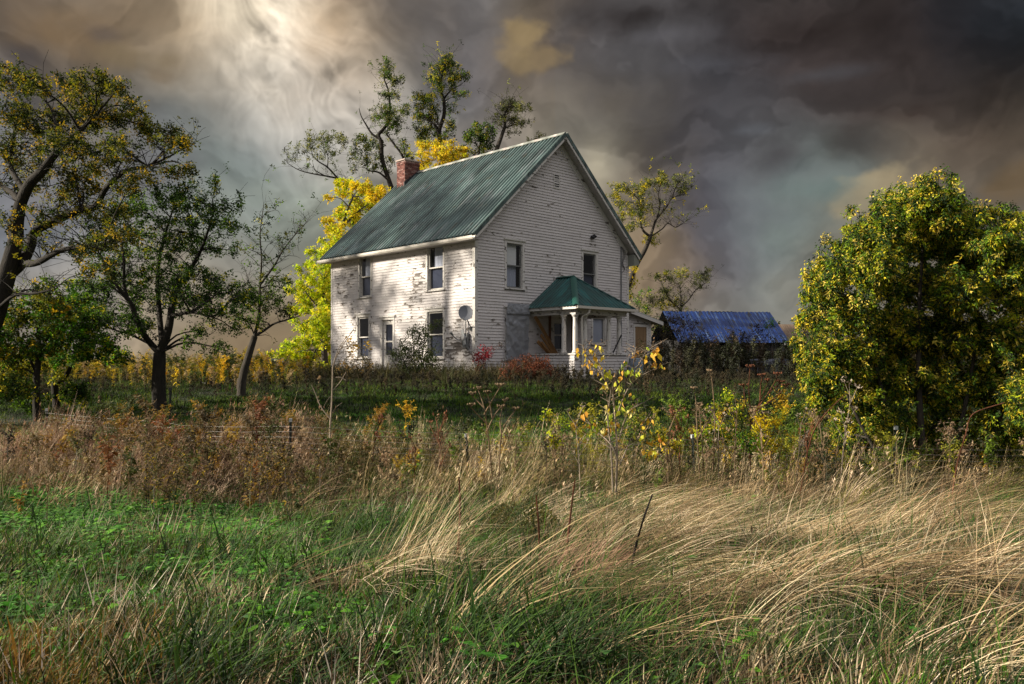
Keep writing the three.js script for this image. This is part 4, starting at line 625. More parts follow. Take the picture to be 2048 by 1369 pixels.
growTree({ name: 'treetop', label: 'small tuft of a treetop just above the ridge left of the gable peak', seed: 45, ground: true, leaf: 'small', leafSize: 1, pal: G.grey, deep: 0.4, perTwig: 5,
  limbs: [L([[1068, 745], [1070, 500], [1072, 290]], 58, 0.15, 0.05, { from: 0.8 })], blobs: [[1062, 280, 10, 7, 18], [1080, 274, 12, 6, 22]] });
growTree({ name: 'ragged_tree', label: 'ragged tree right of the gable, forked with bare upper limbs', group: TALL, mul: 2.2, along: 110, alongLen: 1.5, alongLeaves: 1.6, seed: 46, ground: true, bark: M.barkGrey, leaf: 'small', leafSize: 1.05, pal: G.mixed, deep: 1, perTwig: 3.2, tr: 0.011,
  limbs: [L([[1236, 745], [1246, 620], [1257, 572], [1273, 530], [1290, 500], [1301, 474]], 53, 0.2, 0.13, { from: 0.6 }), L([[1301, 474], [1287, 462], [1281, 446], [1283, 423], [1278, 400]], 53, 0.09, 0.03), L([[1301, 474], [1306, 458], [1313, 439], [1334, 413], [1344, 397], [1372, 388]], 53, 0.1, 0.02), L([[1313, 439], [1320, 411], [1317, 390], [1322, 365]], 53, 0.06, 0.02), L([[1301, 474], [1325, 458], [1336, 447], [1352, 455], [1368, 445], [1378, 440]], 53, 0.05, 0.01), L([[1344, 397], [1352, 375], [1368, 355]], 53, 0.035, 0.01)],
  blobs: [[1228, 382, 14, 14, 24], [1252, 376, 16, 12, 24], [1275, 380, 18, 12, 30], [1296, 366, 18, 10, 26], [1326, 360, 14, 16, 34], [1352, 365, 14, 16, 16, { twigs: 3, pal: G.grey }], [1372, 362, 14, 16, 18, { twigs: 3, pal: G.grey }], [1360, 385, 18, 10, 16, { pal: G.grey }], [1236, 405, 12, 14, 16], [1254, 420, 16, 16, 24], [1282, 408, 14, 16, 26], [1276, 436, 20, 16, 34], [1262, 455, 16, 10, 18], [1240, 440, 12, 14, 14], [1298, 482, 20, 12, 26], [1300, 415, 10, 12, 6, { twigs: 3 }], [1262, 560, 9, 18, 30, { pal: G.gold }], [1268, 530, 9, 12, 14, { pal: G.gold }], [1258, 590, 10, 14, 16]] });
growTree({ name: 'ragged_tree', label: 'small ragged tree above the left end of the barn', group: TALL, mul: 2.2, along: 110, alongLen: 1.5, alongLeaves: 1.6, seed: 47, ground: true, bark: M.barkGrey, leaf: 'small', leafSize: 1.05, pal: G.grey, deep: 0.8, perTwig: 3.2, tr: 0.011,
  limbs: [L([[1352, 745], [1356, 660], [1362, 615]], 60, 0.16, 0.1, { from: 0.6 }), L([[1362, 615], [1362, 590], [1360, 572]], 60, 0.05, 0.02), L([[1362, 615], [1378, 600], [1392, 580], [1418, 562]], 60, 0.05, 0.012), L([[1362, 620], [1340, 600], [1325, 570]], 60, 0.05, 0.02)],
  blobs: [[1328, 554, 18, 10, 22, { pal: G.mixed }], [1345, 560, 12, 8, 14], [1366, 550, 14, 14, 30, { pal: G.mixed }], [1392, 556, 14, 14, 16, { twigs: 3 }], [1412, 548, 14, 14, 20, { twigs: 3 }], [1402, 572, 16, 8, 12], [1335, 585, 22, 12, 36], [1310, 600, 20, 12, 26], [1350, 605, 20, 10, 30, { pal: G.mixed }], [1330, 612, 26, 8, 26, { pal: G.mixed }]] });
growTree({ name: 'low_shrub', label: 'grey-green shrub between the house corner and the small ragged tree', category: 'shrub', seed: 48, ground: true, leaf: 'small', leafSize: 1.05, pal: [...G.grey, ...G.green], deep: 0.8, perTwig: 4, crownName: 'foliage', trunkName: 'stem',
  limbs: [L([[1278, 745], [1276, 680], [1278, 620]], 56, 0.1, 0.04, { from: 0.5 })], blobs: [[1272, 600, 14, 18, 34], [1290, 590, 16, 10, 18], [1285, 615, 24, 12, 40], [1262, 620, 12, 14, 20], [1305, 632, 26, 14, 40], [1330, 650, 24, 16, 40], [1290, 650, 26, 16, 40]] });

// the large bush on the right
growTree({ name: 'large_bush', label: 'tall dense yellow-green bush filling the right edge, in front of the fence', category: 'bush', seed: 51, ground: true, bark: M.barkGrey, shrink: 0.9, mul: 6.8, shoots: 0.34, up: 0.38, leaf: 'long', leafSize: 0.4, pal: G.bush, deep: 0.75, fat: 1.15, perTwig: 7, tr: 0.005, tilt: 2.6, loose: 0.7, crownName: 'foliage', trunkName: 'stem',
  limbs: [L([[1850, 1010], [1845, 900], [1838, 760], [1840, 600], [1850, 430]], 13.2, 0.07, 0.015), L([[1830, 1008], [1790, 880], [1750, 720], [1720, 560]], 13.2, 0.05, 0.012), L([[1880, 1008], [1920, 860], [1950, 700], [1960, 540]], 13.2, 0.05, 0.012), L([[1900, 1008], [1980, 880], [2030, 760], [2060, 640]], 13.2, 0.05, 0.012), L([[1820, 1008], [1750, 900], [1690, 780], [1655, 650]], 13.2, 0.04, 0.01)],
  blobs: [[1850, 402, 24, 24, 44], [1880, 410, 28, 26, 60], [1815, 420, 40, 34, 120], [1880, 450, 50, 34, 160], [1770, 460, 40, 36, 110], [1720, 490, 36, 30, 90], [1830, 490, 60, 40, 200], [1925, 450, 24, 24, 40, { pal: G.dark }], [1925, 500, 45, 45, 160], [1745, 540, 50, 40, 160], [1690, 545, 36, 28, 70, { pal: [...G.bush, ...G.dark] }], [1655, 580, 34, 28, 70], [1820, 570, 70, 45, 240], [1910, 590, 60, 45, 200], [1980, 540, 45, 45, 100], [2010, 470, 30, 24, 22, { twigs: 2 }], [2040, 520, 30, 30, 30, { twigs: 2 }], [2030, 590, 50, 50, 150], [1640, 640, 34, 36, 100], [1700, 630, 55, 45, 180], [1790, 660, 70, 50, 240], [1890, 680, 70, 50, 220], [1985, 670, 60, 50, 180], [2060, 690, 50, 60, 150], [1640, 710, 36, 34, 90], [1700, 720, 55, 45, 170], [1780, 750, 70, 50, 220], [1880, 770, 70, 50, 220], [1980, 770, 60, 55, 190], [2060, 800, 50, 60, 150], [1700, 800, 40, 38, 100], [1770, 840, 60, 45, 170], [1860, 860, 70, 45, 180], [1960, 870, 60, 50, 150], [2050, 890, 50, 50, 110], [1780, 910, 45, 34, 90], [1850, 930, 55, 34, 100], [1930, 940, 50, 30, 70], [1665, 760, 26, 28, 40], [1640, 790, 30, 30, 60], [1700, 870, 40, 34, 90], [1740, 950, 50, 26, 80], [1830, 970, 60, 20, 80], [1960, 975, 80, 24, 90], [2060, 560, 40, 60, 120], [2070, 460, 30, 40, 40], [2060, 960, 50, 30, 60], [1985, 490, 50, 36, 110], [1950, 520, 40, 40, 90], [2010, 540, 50, 40, 110], [1625, 740, 24, 26, 50], ...[[1700, 462], [1678, 500], [1735, 450], [1760, 425], [1790, 400], [1830, 395], [1856, 382], [1885, 400], [1905, 410], [1640, 545], [1622, 560], [1612, 600], [1600, 650], [1595, 700], [1610, 760], [1650, 530], [1935, 425], [1960, 470], [1985, 440], [2020, 440]].map(([x, y]) => [x, y, 14, 20, 8])] });

// shrubs against the house
growTree({ name: 'wall_shrub', label: 'dark green upright shrub growing against the left wall of the house', category: 'shrub', seed: 61, ground: true, bark: M.barkDark, leaf: 'tiny', leafSize: 1.35, pal: [[0.03, 0.05, 0.012], [0.05, 0.07, 0.015], [0.08, 0.09, 0.02, 0.5]], deep: 0.5, perTwig: 3.5, tr: 0.006, crownName: 'foliage', trunkName: 'stem',
  limbs: [L([[832, 762], [828, 715], [824, 655]], 31.6, 0.03, 0.01), L([[836, 762], [845, 710], [852, 650]], 31.6, 0.03, 0.01), L([[826, 762], [805, 715], [798, 680]], 31.6, 0.025, 0.01), L([[820, 762], [790, 730], [780, 695]], 31.6, 0.02, 0.008), L([[842, 762], [862, 720], [872, 690]], 31.6, 0.02, 0.008)],
  blobs: [[826, 665, 8, 14, 34], [852, 662, 8, 16, 30], [838, 690, 16, 16, 60], [805, 690, 10, 16, 30], [818, 710, 18, 16, 60], [845, 715, 18, 18, 80], [862, 700, 9, 18, 34], [792, 712, 10, 16, 26], [835, 738, 28, 14, 100], [865, 735, 12, 14, 40], [805, 738, 16, 14, 44], [876, 650, 8, 6, 10]] });
growTree({ name: 'rusty_shrub', label: 'reddish brown shrub in front of the plastic-covered window and porch', category: 'shrub', seed: 62, ground: true, bark: M.barkRed, leaf: 'tiny', leafSize: 1.2, pal: G.rust, leafMat: M.leafDry, deep: 0.5, perTwig: 2.5, tr: 0.006, crownName: 'foliage', trunkName: 'stem',
  limbs: [L([[1060, 765], [1058, 740], [1062, 715]], 30.5, 0.02, 0.008), L([[1050, 765], [1030, 740], [1015, 722]], 30.5, 0.02, 0.008), L([[1070, 765], [1090, 735], [1098, 712]], 30.5, 0.02, 0.008)],
  blobs: [[1030, 738, 24, 16, 70], [1060, 730, 22, 18, 80], [1088, 732, 20, 18, 70], [1010, 745, 12, 12, 20], [1108, 745, 14, 12, 16], [1060, 748, 44, 8, 50]] });
growTree({ name: 'dark_vine', label: 'leafless dark vine against the knee wall of the porch', category: 'vine', seed: 63, ground: true, bark: M.barkDark, leaf: 'tiny', leafSize: 1.1, pal: [[0.05, 0.045, 0.03]], leafMat: M.leafDry, deep: 0.3, perTwig: 2, tr: 0.006, crownName: 'foliage', trunkName: 'stem',
  limbs: [L([[1135, 765], [1132, 738], [1140, 712]], 30.4, 0.015, 0.006)], blobs: [[1135, 735, 14, 12, 18, { twigs: 2 }], [1148, 745, 12, 10, 14, { twigs: 2 }], [1120, 740, 10, 10, 10, { twigs: 2 }]] });
growTree({ name: 'red_vine', label: 'crimson-leaved vine climbing the gable wall by the house corner', category: 'vine', seed: 64, ground: true, bark: M.barkRed, leaf: 'tiny', leafSize: 1.4, pal: G.red, leafMat: M.leafDry, deep: 0.2, perTwig: 3, tr: 0.006, crownName: 'foliage', trunkName: 'stem',
  limbs: [L([[958, 765], [955, 735], [962, 715], [975, 703], [1000, 690]], 31.4, 0.014, 0.006)], blobs: [[958, 722, 5, 8, 18], [968, 708, 8, 5, 20], [974, 702, 6, 4, 12], [998, 694, 12, 8, 4, { twigs: 6, pal: [[0.04, 0.035, 0.03]] }], [954, 740, 4, 6, 6]] });
growTree({ name: 'bare_vine', label: 'brown thicket of stems climbing the lower left end of the side wall', category: 'vine', seed: 65, ground: true, bark: M.barkDark, leaf: 'tiny', leafSize: 1.3, pal: [[0.32, 0.2, 0.05], [0.1, 0.08, 0.03], [0.05, 0.05, 0.02]], leafMat: M.leafDry, deep: 0.4, perTwig: 2, tr: 0.005, crownName: 'foliage', trunkName: 'stem',
  limbs: [L([[700, 765], [695, 735], [690, 700]], 33, 0.015, 0.006), L([[715, 765], [722, 740], [735, 722]], 33, 0.015, 0.006)], blobs: [[690, 735, 18, 18, 24, { twigs: 2.5 }], [712, 725, 18, 14, 24, { twigs: 2.5 }], [735, 735, 16, 14, 20, { twigs: 2.5 }], [705, 748, 30, 8, 26, { twigs: 2 }], [705, 692, 10, 6, 10]] });
// ───────────────────────── grass and weeds ─────────────────────────
M.grass = leafMat(0.35, { roughness: 0.8 }); M.straw = leafMat(0.22, { roughness: 0.75 });
function blade(pos, idx, base, az, e0, curve, len, w, segs, twist) {       // ribbon that starts at elevation e0 and bends over
  let p = base.clone(), e = e0; const b = pos.length / 3, side = V(-Math.sin(az + twist), 0, Math.cos(az + twist));
  for (let i = 0; i <= segs; i++) {
    const t = i / segs, ww = w * (1 - t * t * 0.9) * 0.5;
    pos.push(p.x - side.x * ww, p.y + ww * 0.3, p.z - side.z * ww, p.x + side.x * ww, p.y - ww * 0.3, p.z + side.z * ww);
    const s = len / segs; p.x += Math.cos(az) * Math.cos(e) * s; p.y += Math.sin(e) * s; p.z += Math.sin(az) * Math.cos(e) * s; e -= curve / segs * (0.4 + 1.2 * t);
  }
  for (let i = 0; i < segs; i++) { const a = b + i * 2; idx.push(a, a + 1, a + 2, a + 1, a + 3, a + 2); }
}
function tuft({ n, rad, len, e, curve, w, az = 6.283, segs = 4, seed, head = 0 }) {
  const r = rng(seed), pos = [], idx = [];
  for (let i = 0; i < n; i++) {
    const a = r() * 6.283, q = Math.sqrt(r()) * rad, base = V(Math.cos(a) * q, -0.03, Math.sin(a) * q);
    blade(pos, idx, base, (r() - 0.5) * az, lerp(e[0], e[1], r()), lerp(curve[0], curve[1], r()), lerp(len[0], len[1], r()), w * lerp(0.6, 1.3, r()), segs, (r() - 0.5) * 1.6);
    if (head && r() < head) { const l = pos.length, tip = V(pos[l - 3], pos[l - 2], pos[l - 1]); for (let k = 0; k < 5; k++) leafGeo(pos, idx, tip.clone().add(V((r() - 0.5) * 0.02, (r() - 0.7) * 0.09, (r() - 0.5) * 0.02)), V(r() - 0.3, 0.7, r() - 0.5).normalize(), V(0, 1, 0.1), 0.05, 0.012, 0.2); }
  }
  return geoOf(pos, idx);
}
function weed({ h, leaves, len, wid, seed, branch = 0, top = 0 }) {          // a stalk with leaves, some with a plume of small heads
  const r = rng(seed), g = [], pos = [], idx = [], lean = (r() - 0.3) * 0.25;
  const pts = [V(0, -0.03, 0), V(lean * 0.3 * h, h * 0.5, (r() - 0.5) * 0.06), V(lean * h, h, (r() - 0.5) * 0.1)], cu = new THREE.CatmullRomCurve3(pts);
  g.push(tube(pts, 0.007, 0.003, 3, 4));
  const tips = [[cu, 1]];
  for (let k = 0; k < branch; k++) { const p = cu.getPoint(lerp(0.45, 0.95, r())), a = r() * 6.28, l = h * lerp(0.12, 0.32, r()), q = p.clone().add(V(Math.cos(a) * l * 0.6, l * 0.8, Math.sin(a) * l * 0.6)); g.push(tube([p, q], 0.004, 0.002, 3, 1)); tips.push([new THREE.LineCurve3(p, q), 0.6]); }
  for (const [c, f] of tips) for (let i = 0; i < leaves * f; i++) { const p = c.getPoint(lerp(f === 1 ? 0.12 : 0.2, 1, r())), a = r() * 6.28, e = lerp(-0.5, 0.7, r()); leafGeo(pos, idx, p, V(Math.cos(a) * Math.cos(e), Math.sin(e), Math.sin(a) * Math.cos(e)), V(r() - 0.5, 1, r() - 0.5), len * lerp(0.6, 1.3, r()), wid * lerp(0.7, 1.3, r()), lerp(0, 0.5, r())); }
  for (const [c] of tips) { const p = c.getPoint(1); for (let i = 0; i < top; i++) leafGeo(pos, idx, p.clone().add(V((r() - 0.5) * 0.07, (r() - 0.7) * 0.12, (r() - 0.5) * 0.07)), V(r() - 0.5, r(), r() - 0.5).normalize(), V(0, 1, 0.2), 0.035, 0.022, 0.1); }
  if (pos.length) g.push(geoOf(pos, idx)); return merged(g);
}
const seen = (x, d) => [1024 + x / d * F, HORIZON + (EYE - groundY(x, -d)) / d * F];
function scatter(name, label, category, { protos, mat, dens, d0, d1, zone, pal, scale = [0.8, 1.25], yaw = () => 0, yawJit = 6.283, seed, max = 90000, xl = 0.66 }) {
  const r = rng(seed), g = tag(thing(name, label, category), null, null, null, 'stuff'), lists = protos.map(() => []);
  const area = (d1 * d1 - d0 * d0) * xl, tries = Math.min(max, Math.round(area * dens));
  for (let i = 0; i < tries; i++) {
    const d = Math.sqrt(lerp(d0 * d0, d1 * d1, r())), x = (r() * 2 - 1) * d * xl, [px, py] = seen(x, d), wgt = zone(px, py, x, d), roll = r();
    if (roll > wgt) continue;
    const s = lerp(scale[0], scale[1], r()) * (0.75 + 0.5 * (0.5 + N3(x * 0.6, d * 0.6, seed))), y = groundY(x, -d);
    _e.set((r() - 0.5) * 0.2, yaw(px, py, x, d) + (r() - 0.5) * yawJit, (r() - 0.5) * 0.2);
    lists[Math.floor(r() * protos.length)].push({ m: new THREE.Matrix4().compose(V(x, y, -d), _q.setFromEuler(_e), V(s, s * lerp(0.85, 1.15, r()), s)), c: pick(typeof pal === 'function' ? pal(px, py, x, d, r) : pal, r) });
  }
  lists.forEach((l, i) => l.length && instanced(g, 'tuft', protos[i], mat, l));
  return g;
}
const gz = (px, py, cx, cy, rx, ry, a = 1) => a * Math.exp(-(((px - cx) / rx) ** 2) - ((py - cy) / ry) ** 2);
const patch = (x, d, f, s) => 0.45 + 1.3 * N3(x * f, d * f, s) + 0.7 * N3(x * f * 2.7, d * f * 2.7, s + 3);

const GREEN = [[0.032, 0.085, 0.003], [0.06, 0.15, 0.004], [0.010, 0.024, 0.003], [0.15, 0.21, 0.008, 0.7], [0.008, 0.016, 0.003]], BRIGHT = [[0.06, 0.25, 0.006], [0.035, 0.16, 0.005], [0.11, 0.31, 0.008]];
const STRAW = [[0.50, 0.37, 0.20], [0.26, 0.17, 0.085], [0.74, 0.6, 0.4], [0.11, 0.075, 0.035], [0.06, 0.06, 0.016]], BROWN = [[0.28, 0.17, 0.10], [0.17, 0.10, 0.055], [0.42, 0.29, 0.18], [0.08, 0.05, 0.028]], OCHRE = [[0.28, 0.15, 0.025], [0.2, 0.12, 0.03], [0.12, 0.10, 0.02]];
// roadside green grass
scatter('roadside_grass', 'green and tan grass leaning right along the roadside', 'grass', {
  protos: [1, 2, 3].map((s) => tuft({ n: 15, rad: 0.11, len: [0.08, 0.24], e: [0.45, 1.5], curve: [0.2, 1.5], w: 0.009, az: 3.6, seed: 100 + s })), mat: M.grass, dens: 430, d0: 3.5, d1: 14, seed: 201, yawJit: 3, max: 76000,
  zone: (px, py, x, d) => clamp(0.42 + gz(px, py, 250, 1200, 600, 200, 0.6) + gz(px, py, 1300, 1280, 700, 120, 0.3) - gz(px, py, 1600, 1120, 480, 130, 0.34) - gz(px, py, 300, 920, 420, 60, 0.25)) * clamp(patch(x, d, 0.9, 5) + 0.25),
  pal: (px, py, x, d, r) => (gz(px, py, 60, 1360, 260, 70) > r() * 1.1 ? OCHRE : N3(x * 0.8, d * 0.8, 8) + (r() - 0.5) * 0.9 > 0.20 + gz(px, py, 130, 1020, 280, 60, 0.2) ? STRAW : GREEN) });
// clover and other broad leaves
scatter('clover', 'bright green clover and broad leaves among the roadside grass', 'clover', {
  protos: [1, 2].map((s) => { const r = rng(s + 60), pos = [], idx = []; for (let i = 0; i < 16; i++) { const a = r() * 6.28, q = Math.sqrt(r()) * 0.12; leafGeo(pos, idx, V(Math.cos(a) * q, lerp(0.03, 0.13, r()), Math.sin(a) * q), V(Math.cos(a + r()), lerp(-0.2, 0.5, r()), Math.sin(a + r())).normalize(), V(0, 1, 0.1), lerp(0.035, 0.075, r()), 0.045, 0.2); } return geoOf(pos, idx); }), mat: M.grass, dens: 300, d0: 4, d1: 14, seed: 202, max: 50000,
  zone: (px, py, x, d) => clamp(gz(px, py, 130, 1020, 280, 55, 1) + gz(px, py, 480, 1130, 120, 30, 0.7) + gz(px, py, 330, 1060, 160, 40, 0.6) + gz(px, py, 690, 1150, 60, 30, 0.6) + gz(px, py, 640, 1010, 120, 40, 0.3) + gz(px, py, 520, 1240, 160, 30, 0.5) + gz(px, py, 760, 1150, 50, 20, 0.6) + gz(px, py, 100, 1200, 200, 60, 0.25) + 0.05), pal: BRIGHT });
// upright straw
const lie = (px, py, x, d) => N3(x * 0.35, d * 0.5, 31) * 1.1 - 0.05;
scatter('dry_grass', 'tall dry straw grass leaning right in front of the wire fence', 'dry grass', {
  protos: [1, 2, 3].map((s) => tuft({ n: 22, rad: 0.10, len: [0.25, 0.7], e: [0.6, 1.45], curve: [0.2, 1.6], w: 0.0048, az: 1.6, segs: 5, seed: 120 + s, head: 0.12 })), mat: M.straw, dens: 22, d0: 5.5, d1: 14.5, seed: 203, yaw: lie, yawJit: 1.5,
  zone: (px, py, x, d) => clamp(gz(px, py, 1000, 1000, 330, 70, 0.36) + gz(px, py, 1600, 1000, 480, 50, 0.4) + gz(px, py, 640, 960, 160, 60, 0.25) + 0.04) * clamp(patch(x, d, 0.8, 15) + 0.1), pal: (px, py, x, d, r) => (N3(x * 0.5, d * 0.5, 44) > 0.2 ? BROWN : STRAW) });
// straw blown flat
scatter('fallen_straw', 'long straw blown over in flat waves on the right', 'dry grass', {
  protos: [1, 2, 3, 4].map((s) => tuft({ n: 34, rad: 0.11, len: [0.45, 1.2], e: [0.12, 0.75], curve: [0.7, 2.1], w: 0.0046, az: 1.0, segs: 6, seed: 140 + s })), mat: M.straw, dens: 88, d0: 4.0, d1: 12.5, seed: 204, yaw: (px, py, x, d) => 2.4 * N3(x * 0.6, d * 0.9, 31) + 0.2, yawJit: 0.9,
  zone: (px, py, x, d) => clamp(gz(px, py, 1650, 1120, 450, 110, 0.85) + gz(px, py, 1330, 1090, 240, 60, 0.5) + gz(px, py, 1500, 1230, 560, 90, 0.5) + gz(px, py, 1800, 1340, 380, 60, 0.6) + gz(px, py, 700, 1200, 100, 30, 0.25)) * clamp(patch(x, d, 1.1, 25) * 1.5 - 0.05), pal: STRAW });
// long green blades below the straw
scatter('long_grass', 'long dark green grass blades under the fallen straw', 'grass', {
  protos: [1, 2].map((s) => tuft({ n: 14, rad: 0.12, len: [0.2, 0.48], e: [0.4, 1.35], curve: [0.4, 1.5], w: 0.009, az: 2.4, segs: 5, seed: 160 + s })), mat: M.grass, dens: 150, d0: 3.6, d1: 11, seed: 205, yawJit: 2.6,
  zone: (px, py) => clamp(0.12 + gz(px, py, 1300, 1300, 800, 130, 0.55) + gz(px, py, 1400, 1080, 600, 100, 0.3) + gz(px, py, 800, 1180, 200, 60, 0.3) + gz(px, py, 2000, 1100, 120, 120, 0.6)), pal: [[0.024, 0.075, 0.006], [0.012, 0.032, 0.005], [0.06, 0.13, 0.010]] });
// fine brown meadow grass on the left and along the fence
scatter('meadow_grass', 'fine brown meadow grass along the wire fence', 'dry grass', {
  protos: [1, 2, 3].map((s) => tuft({ n: 34, rad: 0.14, len: [0.25, 0.8], e: [0.6, 1.45], curve: [0.1, 1.0], w: 0.0055, az: 1.6, segs: 3, seed: 180 + s, head: 0.25 })), mat: M.straw, dens: 56, d0: 8, d1: 17.5, seed: 206, yaw: lie, yawJit: 1.6,
  zone: (px, py, x, d) => clamp(gz(px, py, 180, 925, 330, 60, 1) + gz(px, py, 560, 950, 260, 60, 0.7) + gz(px, py, 950, 955, 330, 45, 0.4) + gz(px, py, 1450, 965, 330, 45, 0.35) + gz(px, py, 1900, 980, 200, 40, 0.3) + gz(px, py, 60, 860, 160, 40, 0.6)) * clamp(patch(x, d, 0.6, 35) + 0.3), pal: (px, py, x, d, r) => (px < 600 && r() < 0.75 ? [[0.46, 0.31, 0.2], [0.30, 0.19, 0.115], [0.6, 0.45, 0.32], [0.12, 0.075, 0.045], [0.36, 0.22, 0.16]] : [...STRAW, [0.16, 0.14, 0.03], [0.09, 0.11, 0.02], [0.05, 0.08, 0.012]]) });
// lawn behind the fence
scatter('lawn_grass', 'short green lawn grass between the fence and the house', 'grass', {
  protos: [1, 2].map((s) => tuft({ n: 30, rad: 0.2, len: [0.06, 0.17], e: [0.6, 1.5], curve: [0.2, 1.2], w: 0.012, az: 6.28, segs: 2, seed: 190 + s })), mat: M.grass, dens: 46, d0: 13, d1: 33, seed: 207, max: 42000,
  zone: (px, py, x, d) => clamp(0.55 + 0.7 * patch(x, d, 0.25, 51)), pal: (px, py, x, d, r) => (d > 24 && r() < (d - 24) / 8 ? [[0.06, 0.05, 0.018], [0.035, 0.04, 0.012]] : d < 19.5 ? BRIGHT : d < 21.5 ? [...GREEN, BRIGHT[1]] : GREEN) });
// tall weeds round the house and along the rear fence
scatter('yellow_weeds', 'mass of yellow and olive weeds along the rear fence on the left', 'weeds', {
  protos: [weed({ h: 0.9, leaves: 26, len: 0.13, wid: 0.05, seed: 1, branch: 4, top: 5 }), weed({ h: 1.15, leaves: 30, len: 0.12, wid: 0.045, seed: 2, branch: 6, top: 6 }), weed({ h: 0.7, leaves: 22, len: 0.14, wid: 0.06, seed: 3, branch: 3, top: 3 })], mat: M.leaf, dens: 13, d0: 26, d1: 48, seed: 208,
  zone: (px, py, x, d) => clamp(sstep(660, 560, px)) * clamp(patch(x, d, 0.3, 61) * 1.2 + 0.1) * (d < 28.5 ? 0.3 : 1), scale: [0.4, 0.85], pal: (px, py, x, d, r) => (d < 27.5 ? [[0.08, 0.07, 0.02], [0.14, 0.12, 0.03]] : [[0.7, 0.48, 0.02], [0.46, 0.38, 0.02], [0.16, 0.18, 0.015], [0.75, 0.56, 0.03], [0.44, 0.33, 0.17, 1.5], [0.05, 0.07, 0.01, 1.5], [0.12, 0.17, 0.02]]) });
scatter('rank_grass', 'rank olive-brown grass hiding the foot of the house', 'grass', {
  protos: [1, 2].map((s) => tuft({ n: 26, rad: 0.2, len: [0.3, 0.75], e: [0.8, 1.5], curve: [0.1, 0.8], w: 0.014, az: 6.28, segs: 3, seed: 260 + s, head: 0.2 })), mat: M.straw, dens: 16, d0: 26.5, d1: 40, seed: 209,
  zone: (px, py, x, d) => { const a = Math.atan2(0.692, 0.722), dx = x - HX, dz = -d + HD, u = dx * Math.cos(a) - dz * Math.sin(a), w = dx * Math.sin(a) + dz * Math.cos(a); const outside = Math.max(-u, u - WID, w, -w - LEN); if (outside < 0.15 || (u > 2.7 && u < 6.4 && w < 2.7)) return 0; return clamp(1.1 - outside / 3.2) * (d < 28 ? 0.4 : 1); }, pal: [[0.085, 0.07, 0.025], [0.055, 0.05, 0.018], [0.13, 0.105, 0.04], [0.05, 0.055, 0.016]] });
scatter('mixed_weeds', 'leafy weeds with yellow and green leaves along the fence on the right', 'weeds', {
  protos: [weed({ h: 0.7, leaves: 20, len: 0.075, wid: 0.035, seed: 11, branch: 5, top: 3 }), weed({ h: 0.95, leaves: 24, len: 0.07, wid: 0.03, seed: 12, branch: 7, top: 6 }), weed({ h: 0.55, leaves: 22, len: 0.08, wid: 0.04, seed: 13, branch: 3 })], mat: M.leaf, dens: 30, d0: 9.5, d1: 17.5, seed: 210,
  zone: (px, py) => clamp(gz(px, py, 1450, 915, 240, 50, 0.7) + gz(px, py, 1750, 960, 300, 40, 0.7) + gz(px, py, 620, 945, 160, 50, 0.45) + gz(px, py, 350, 960, 220, 60, 0.5) + gz(px, py, 1150, 930, 220, 30, 0.2)), scale: [0.6, 1.1], pal: (px, py, x, d, r) => (px < 800 ? [[0.34, 0.20, 0.02], [0.16, 0.11, 0.03], [0.10, 0.07, 0.03], [0.08, 0.10, 0.015], [0.24, 0.09, 0.03, 0.4]] : [[0.14, 0.22, 0.010], [0.34, 0.34, 0.015], [0.05, 0.09, 0.008], [0.6, 0.40, 0.02, 0.7], [0.26, 0.18, 0.10, 0.7], [0.03, 0.04, 0.01]]) });
scatter('far_weeds', 'scrubby weeds beside the barn and under the trees on the right', 'weeds', {
  protos: [weed({ h: 1.0, leaves: 24, len: 0.12, wid: 0.05, seed: 21, branch: 5, top: 3 }), weed({ h: 1.5, leaves: 30, len: 0.12, wid: 0.05, seed: 22, branch: 6, top: 4 })], mat: M.leaf, dens: 3.2, d0: 30, d1: 66, seed: 211,
  zone: (px, py, x, d) => clamp(sstep(1240, 1330, px)) * (d > 43 ? 1 : clamp(patch(x, d, 0.3, 71) - 0.1)) * (Math.abs(x - 14) < 5.5 && d > 46 && d < 58 ? 0 : 1), scale: [0.7, 1.2], pal: [[0.035, 0.045, 0.015], [0.06, 0.06, 0.02], [0.09, 0.06, 0.03], [0.03, 0.035, 0.012]] });

